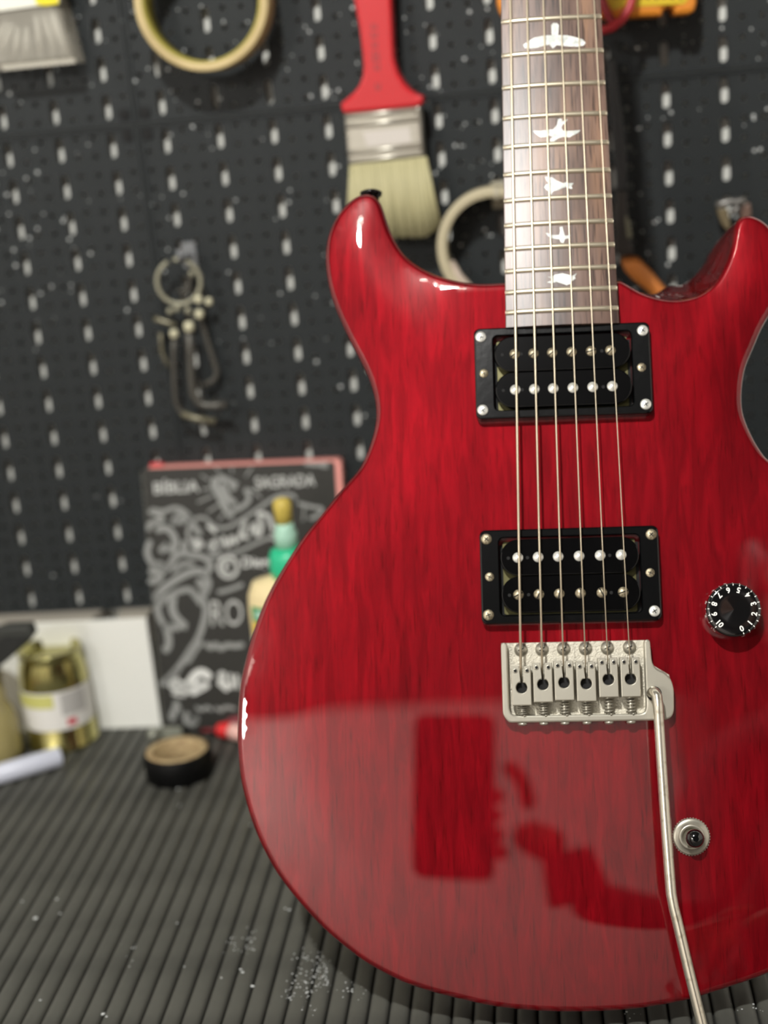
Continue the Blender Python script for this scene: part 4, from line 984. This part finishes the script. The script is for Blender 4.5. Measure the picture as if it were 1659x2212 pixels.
band(26.55, Ht*.50, Ht*.64, 205, 285, mat('label_yellow', srgb(206, 204, 120), .5), 'label_stripe', 'yellow-green label stripe')
band(26.55, Ht*.40, Ht*.64, 296, 340, mat('label_grey', srgb(186, 184, 180), .5), 'label_text_block', 'grey block of small print')
band(26.6, Ht*.29, Ht*.36, 302, 318, mat('label_red', srgb(206, 70, 84), .5), 'label_mark', 'red mark', 6)

# jar at the left edge, with black tool lying on it
JY = 965; jx = at_w(-34, 1540, JY)[0]; jz = lambda py: at_w(0, py, JY)[2] - TAB
t = thing('varnish_jar', 'glass jar of yellow varnish at the left edge beside the gold can', 'jar', V(jx, JY, TAB))
Hj = jz(1440)
part('jar_glass', MB().lathe([(r*.001, z*.001) for r, z in [(20, 0), (23, 2), (23.5, 8), (23.5, Hj*.42), (20, Hj*.56), (17.5, Hj*.62), (17.5, Hj)]], V(jx, JY, TAB), n=40), mat('tinted_glass', srgb(176, 164, 116), .12, alpha=.75), t)
part('varnish_fill', MB().lathe([(r*.001, z*.001) for r, z in [(19.5, .8), (22.6, 2.6), (23, 8), (23, Hj*.36)]], V(jx, JY, TAB), n=40), mat('yellow_varnish', srgb(196, 184, 72), .3), t, 'yellow contents')
part('jar_lid', MB().lathe([(r*.001, z*.001) for r, z in [(19, Hj), (19.5, Hj+1), (19.5, Hj+9), (18, Hj+10)]], V(jx, JY, TAB), n=40), mat('grey_lid', srgb(150, 142, 132), .4), t)
t = thing('black_sanding_block', 'dark grey sanding block lying across the jar at the left edge', 'block', V(*at_w(0, 1430, 955)))
sp = [(-70,1400),(-20,1362),(10,1354),(64,1352),(72,1372),(60,1390),(20,1424),(-14,1452),(-60,1490)]
part('block_body', flat_prism(sp, 948, 957, bev=2), mat('dark_foam', srgb(52, 54, 50), .6), t)
part('abrasive_face', flat_prism([(-66,1420),(8,1376),(58,1376),(20,1420),(-14,1448),(-60,1484)], 946.6, 948), mat('black_abrasive', srgb(34, 35, 33), .8, bump=(1500, .5, .0005)), t, 'darker abrasive face')

# white tube lying on the mat
a = at_t(-140, 1712, TAB+7.4); b = at_t(131, 1634, TAB+7.4)
t = thing('white_plastic_tube', 'lavender-white plastic tube lying on the mat below the gold can', 'tube', V((a[0]+b[0])/2, (a[1]+b[1])/2, TAB))
d = (b-a)/np.linalg.norm(b-a)
part('tube_barrel', MB().tube([V(*a), V(*(b - d*1.2)), V(*(b - d*.3)), V(*b)], [.0074, .0074, .0071, .0062], 28), mat('lavender_white', srgb(206, 210, 224), .35), t)

# red-tipped tool and steel bracket behind the tape roll
a = at_t(455, 1584, TAB+5); b = at_t(540, 1584, TAB+5)
t = thing('red_screwdriver', 'small red screwdriver with pale end lying beside the guitar body on the mat', 'screwdriver', V(b[0]-8, b[1], TAB))
q0, q1, q2, q3 = [at_t(x, y, TAB+6.0) for x, y in ((468, 1578), (487, 1577), (512, 1582), (560, 1588))]
part('handle', MB().tube([V(*q0), V(*(q0+np.array([1.5,0,0]))), V(*q1), V(*q2)], [.0035, .0055, .0062, .0062], 20), mat('bright_red_plastic', srgb(226, 40, 44), .25, coat=.4), t, 'red handle')
part('handle_end', MB().tube([V(*(q1 + (q2-q1)*.55)), V(*q2), V(*q3)], [.0064, .0065, .0060], 20), mat('pale_pink_plastic', srgb(240, 190, 180), .35), t, 'pale pink end')
p0_, p1_ = at_t(436, 1578, TAB+4), at_t(470, 1576, TAB+5)
part('shaft', MB().tube([V(*p0_), V(*p1_)], .0016, 10), mat('dark_red_shaft', srgb(120, 34, 40), .35), t, 'dark red shaft')
qq = at_t(500, 1570, TAB+8); t = thing('red_pouch', 'dark red pouch lying behind the small screwdriver', 'pouch', V(qq[0]+6, qq[1]+16, TAB))
part('pouch_body', MB().lathe([(r*.001, z*.001) for r, z in [(17, 0), (19, 3), (17, 8), (11, 12), (3, 13.5)]], V(qq[0]+8, qq[1]+10, TAB), sy=.42, n=28), mat('dark_red_cloth', srgb(128, 50, 58), .6), t)
bq = at_t(345, 1600, TAB)
t = thing('steel_bracket', 'small dull steel bracket standing behind the electrical tape roll', 'bracket', V(bq[0], bq[1], TAB))
M_brk = mat('dull_zinc', srgb(150, 152, 140), .4, metal=.5)
part('bracket_foot', MB().box(V(bq[0]-7, bq[1]-4, TAB), V(bq[0]+17, bq[1]+6, TAB+1.4), .0004), M_brk, t)
part('bracket_leg', MB().box(V(bq[0]-7, bq[1]+3.5, TAB+1.2), V(bq[0]+17, bq[1]+5, TAB+9), .0004), M_brk, t)
part('bracket_knob', MB().lathe([(.0045, 0), (.0048, .006), (.003, .0085)], V(bq[0]-4, bq[1]-1, TAB+1.2), n=18), M_brk, t)

# pale paint flecks and smudges on the mat
mb = MB()
def fl(px, py, r): p = at_t(px, py, TAB+.12); speck(mb, V(p[0], p[1], TAB+.10), r*.001, 'z')
for px, py, r in ((77,1983,1.6),(123,1942,1.0),(130,1973,.8),(48,1947,.8),(385,1704,1.2),(388,1740,.9),(87,2160,.8),(222,2190,1.2),(230,2196,.8),(545,2130,1.2),(524,2100,1.0),(520,2094,.9),(625,1965,1.0),(616,1962,.8),(542,1781,.9),(383,1994,.7),(398,2088,.6),(478,2112,.7)): fl(px, py, r)
for cx, cy, sx, sy, n in ((535,2035,12,16,26),(500,2040,8,12,14),(668,2105,10,40,46),(690,2095,8,26,40),(705,2108,4,20,34),(624,2146,8,8,22),(662,2130,14,18,24),(750,2140,18,14,18),(640,2090,10,26,20),(280,2060,14,14,8),(1360,2190,10,10,6),(1620,2180,20,8,8)):
    for _ in range(n): fl(random.gauss(cx, sx), random.gauss(cy, sy), random.uniform(.15, .6))
o = part('paint_flecks', mb, M_speck, mat_t, 'pale paint flecks on the ribs', kind='stuff')

# ------------------------------------------------------------------ the photographer side of the room (seen in the lacquer)
t = thing('smartphone', 'black smartphone held up in front of the workbench', 'phone', V(-60, -14, -190))
def camp(x, y, z): v = CAMR @ np.array([x, y, z]); return V(*v)
ph = MB().prism(rrect(-62, -98, 82, 164, 11, 6), 3.5, 12, fn=lambda x, y, z: camp(x, y, z), bev=.8)
part('phone_body', ph, mat('phone_black', (.01, .01, .012, 1), .3), t)

# the photographer, standing right of the phone, arm bent towards it
def skin_figure(name, joints, bones, root, m, parent, sub=1):
    me = bpy.data.meshes.new(name); names = list(joints)
    me.from_pydata([joints[n][0] for n in names], [(names.index(a), names.index(b)) for a, b in bones], [])
    o = bpy.data.objects.new(name, me); COL.objects.link(o)
    md = o.modifiers.new('skin', 'SKIN'); md.use_smooth_shade = True
    for i, n in enumerate(names):
        r = joints[n][1]; r = r if isinstance(r, tuple) else (r, r); me.skin_vertices[0].data[i].radius = r
        me.skin_vertices[0].data[i].use_root = (n == root)
    sd_ = o.modifiers.new('sub', 'SUBSURF'); sd_.levels = sub; sd_.render_levels = sub
    bpy.context.view_layer.update()
    out = bpy.data.meshes.new_from_object(o.evaluated_get(bpy.context.evaluated_depsgraph_get())); bpy.data.objects.remove(o)
    out.transform(MW[parent.name].inverted()); out.materials.clear(); out.materials.append(m)
    p = bpy.data.objects.new(name, out); COL.objects.link(p); p.parent = parent; return p
pt = thing('person', 'person in dark clothes standing before the workbench holding up the black phone', 'person', (.44, -.42, 0))
def pz(x, y, z): return (x, y, z)
J = {'pelvis': (pz(.44, -.42, .98), (.155, .11)), 'belly': (pz(.44, -.42, 1.12), (.145, .10)), 'chest': (pz(.43, -.41, 1.30), (.165, .11)), 'neckbase': (pz(.43, -.40, 1.47), (.075, .065)),
     'neck': (pz(.43, -.385, 1.53), .055), 'head': (pz(.42, -.365, 1.63), (.075, .09)), 'crown': (pz(.42, -.37, 1.72), (.066, .078)),
     'ls': (pz(.27, -.40, 1.42), .062), 'le': (pz(.205, -.27, 1.17), .044), 'lw': (pz(.055, -.085, 1.175), .028),
     'rs': (pz(.60, -.41, 1.42), .062), 're': (pz(.52, -.24, 1.16), .044), 'rw': (pz(.30, -.13, 1.09), .028),
     'lh': (pz(.35, -.42, .93), .092), 'lk': (pz(.34, -.40, .50), .058), 'la': (pz(.33, -.43, .10), .042), 'lt': (pz(.32, -.30, .04), .036),
     'rh': (pz(.53, -.42, .93), .092), 'rk': (pz(.55, -.42, .50), .058), 'ra': (pz(.56, -.45, .10), .042), 'rt': (pz(.58, -.32, .04), .036)}
Bn = [('pelvis','belly'),('belly','chest'),('chest','neckbase'),('neckbase','neck'),('neck','head'),('head','crown'),('neckbase','ls'),('ls','le'),('le','lw'),('neckbase','rs'),('rs','re'),('re','rw'),
      ('pelvis','lh'),('lh','lk'),('lk','la'),('la','lt'),('pelvis','rh'),('rh','rk'),('rk','ra'),('ra','rt')]
M_cloth = mat('dark_clothes', srgb(34, 32, 34), .85); M_skin = mat('skin', srgb(150, 104, 84), .55)
bd = skin_figure('body', J, Bn, 'pelvis', M_cloth, pt, 2)
def hand(wr, palm, tips, thumb, nm='hand'):
    J = {'w': (wr, .024), 'p': (palm, (.030, .014))}; B = [('w', 'p')]
    hobj = skin_figure(nm, J, B, 'w', M_skin, pt)
    for i, ch in enumerate(tips + [thumb]):
        JJ = {str(k): (q, r) for k, (q, r) in enumerate(zip(ch, (.0095, .0090, .0085, .0070)))}
        f = skin_figure('finger', JJ, [(str(k), str(k+1)) for k in range(len(ch)-1)], '0', M_skin, pt); f.parent = hobj
# hand behind the lower half of the phone, fingers round its edge
W0 = Vector(camp(48, -150, 40)); P0 = Vector(camp(-8, -128, 36))
tips = [[tuple(Vector(camp(x0, y0, 28))), tuple(Vector(camp(x0-26, y0+6, 26))), tuple(Vector(camp(x0-62, y0+9, 24))), tuple(Vector(camp(x0-92, y0+6, 22)))] for x0, y0 in ((-12, -98), (-14, -117), (-12, -136), (-8, -153))]
hand(tuple(W0), tuple(P0), tips, [tuple(Vector(camp(12, -110, 28))), tuple(Vector(camp(6, -80, 22))), tuple(Vector(camp(-14, -62, 24)))])
part('forearm_cuff', MB().tube([(.055, -.085, 1.175), tuple(W0.lerp(Vector((.055, -.085, 1.175)), .5)), tuple(W0)], [.033, .030, .026], 14), M_cloth, pt)
W1 = Vector((.30, -.13, 1.09)); P1 = Vector((.245, -.11, 1.08))
tips = [[tuple(P1 + Vector((-.01, .0, .018 - .016*k))), tuple(P1 + Vector((-.045, .008, .016 - .016*k))), tuple(P1 + Vector((-.07, .0, .012 - .015*k))), tuple(P1 + Vector((-.082, -.018, .010 - .014*k)))] for k in range(4)]
hand(tuple(W1), tuple(P1), tips, [tuple(P1 + Vector((.0, .012, .022))), tuple(P1 + Vector((-.02, .03, .035))), tuple(P1 + Vector((-.045, .034, .036)))])
# face and hair
hc = Vector((.42, -.365, 1.655))
face_ = MB().lathe([(.02, -.115), (.052, -.095), (.070, -.045), (.076, .0), (.074, .045), (.058, .085), (.02, .105)], hc, sy=1.12, n=28); part('head_skin', face_, M_skin, pt)
hr = MB().lathe([(.081, -.02), (.084, .03), (.076, .075), (.050, .105), (.005, .116)], hc + Vector((0, -.014, .004)), sy=1.16, n=28); part('hair', hr, mat('dark_hair', (.012, .010, .009, 1), .6), pt, 'short dark hair')
part('nose', MB().tube([hc + Vector((0, .082, .012)), hc + Vector((0, .094, -.012)), hc + Vector((0, .100, -.026)), hc + Vector((0, .086, -.034))], [.006, .009, .012, .008], 10), M_skin, pt)
for sx in (-1, 1):
    part('eye', MB().lathe([(.001, -.011), (.009, -.007), (.012, 0), (.009, .007), (.001, .011)], hc + Vector((sx*.031, .066, .006)), n=14), mat('eye_white', srgb(225, 222, 215), .3) if sx < 0 else bpy.data.materials['eye_white'], pt)
    part('ear', MB().lathe([(.001, -.028), (.012, -.018), (.014, 0), (.012, .018), (.001, .028)], hc + Vector((sx*.078, -.006, -.006)), n=12), M_skin, pt)
part('mouth', MB().tube([hc + Vector((-.024, .076, -.058)), hc + Vector((0, .084, -.056)), hc + Vector((.024, .076, -.058))], [.003, .006, .003], 8), mat('lips', srgb(128, 70, 66), .5), pt)

# added wardrobe, out of view, put in for the dark reflection in the lacquer
t = thing('added_dark_wardrobe', 'tall dark brown wardrobe on the far side of the room', 'wardrobe', (1.15, -2.48, 0))
M_ward = mat('dark_walnut', srgb(52, 36, 30), .45, noise=(srgb(38, 26, 22), (40, 40, 3), .4, .6, 3))
part('carcass', MB().box((.62, -2.74, 0), (1.70, -2.24, 2.50), .004), M_ward, t)
for a, b in ((.63, 1.155), (1.165, 1.69)):
    dr = part('door', MB().box((a, -2.238, .06), (b, -2.218, 2.46), .003), M_ward, t)
    hx = b - .05 if a < 1 else a + .05; part('handle', MB().tube([(hx, -2.218, 1.1), (hx, -2.19, 1.11), (hx, -2.19, 1.24), (hx, -2.218, 1.25)], .005, 8), M_nickel, dr)
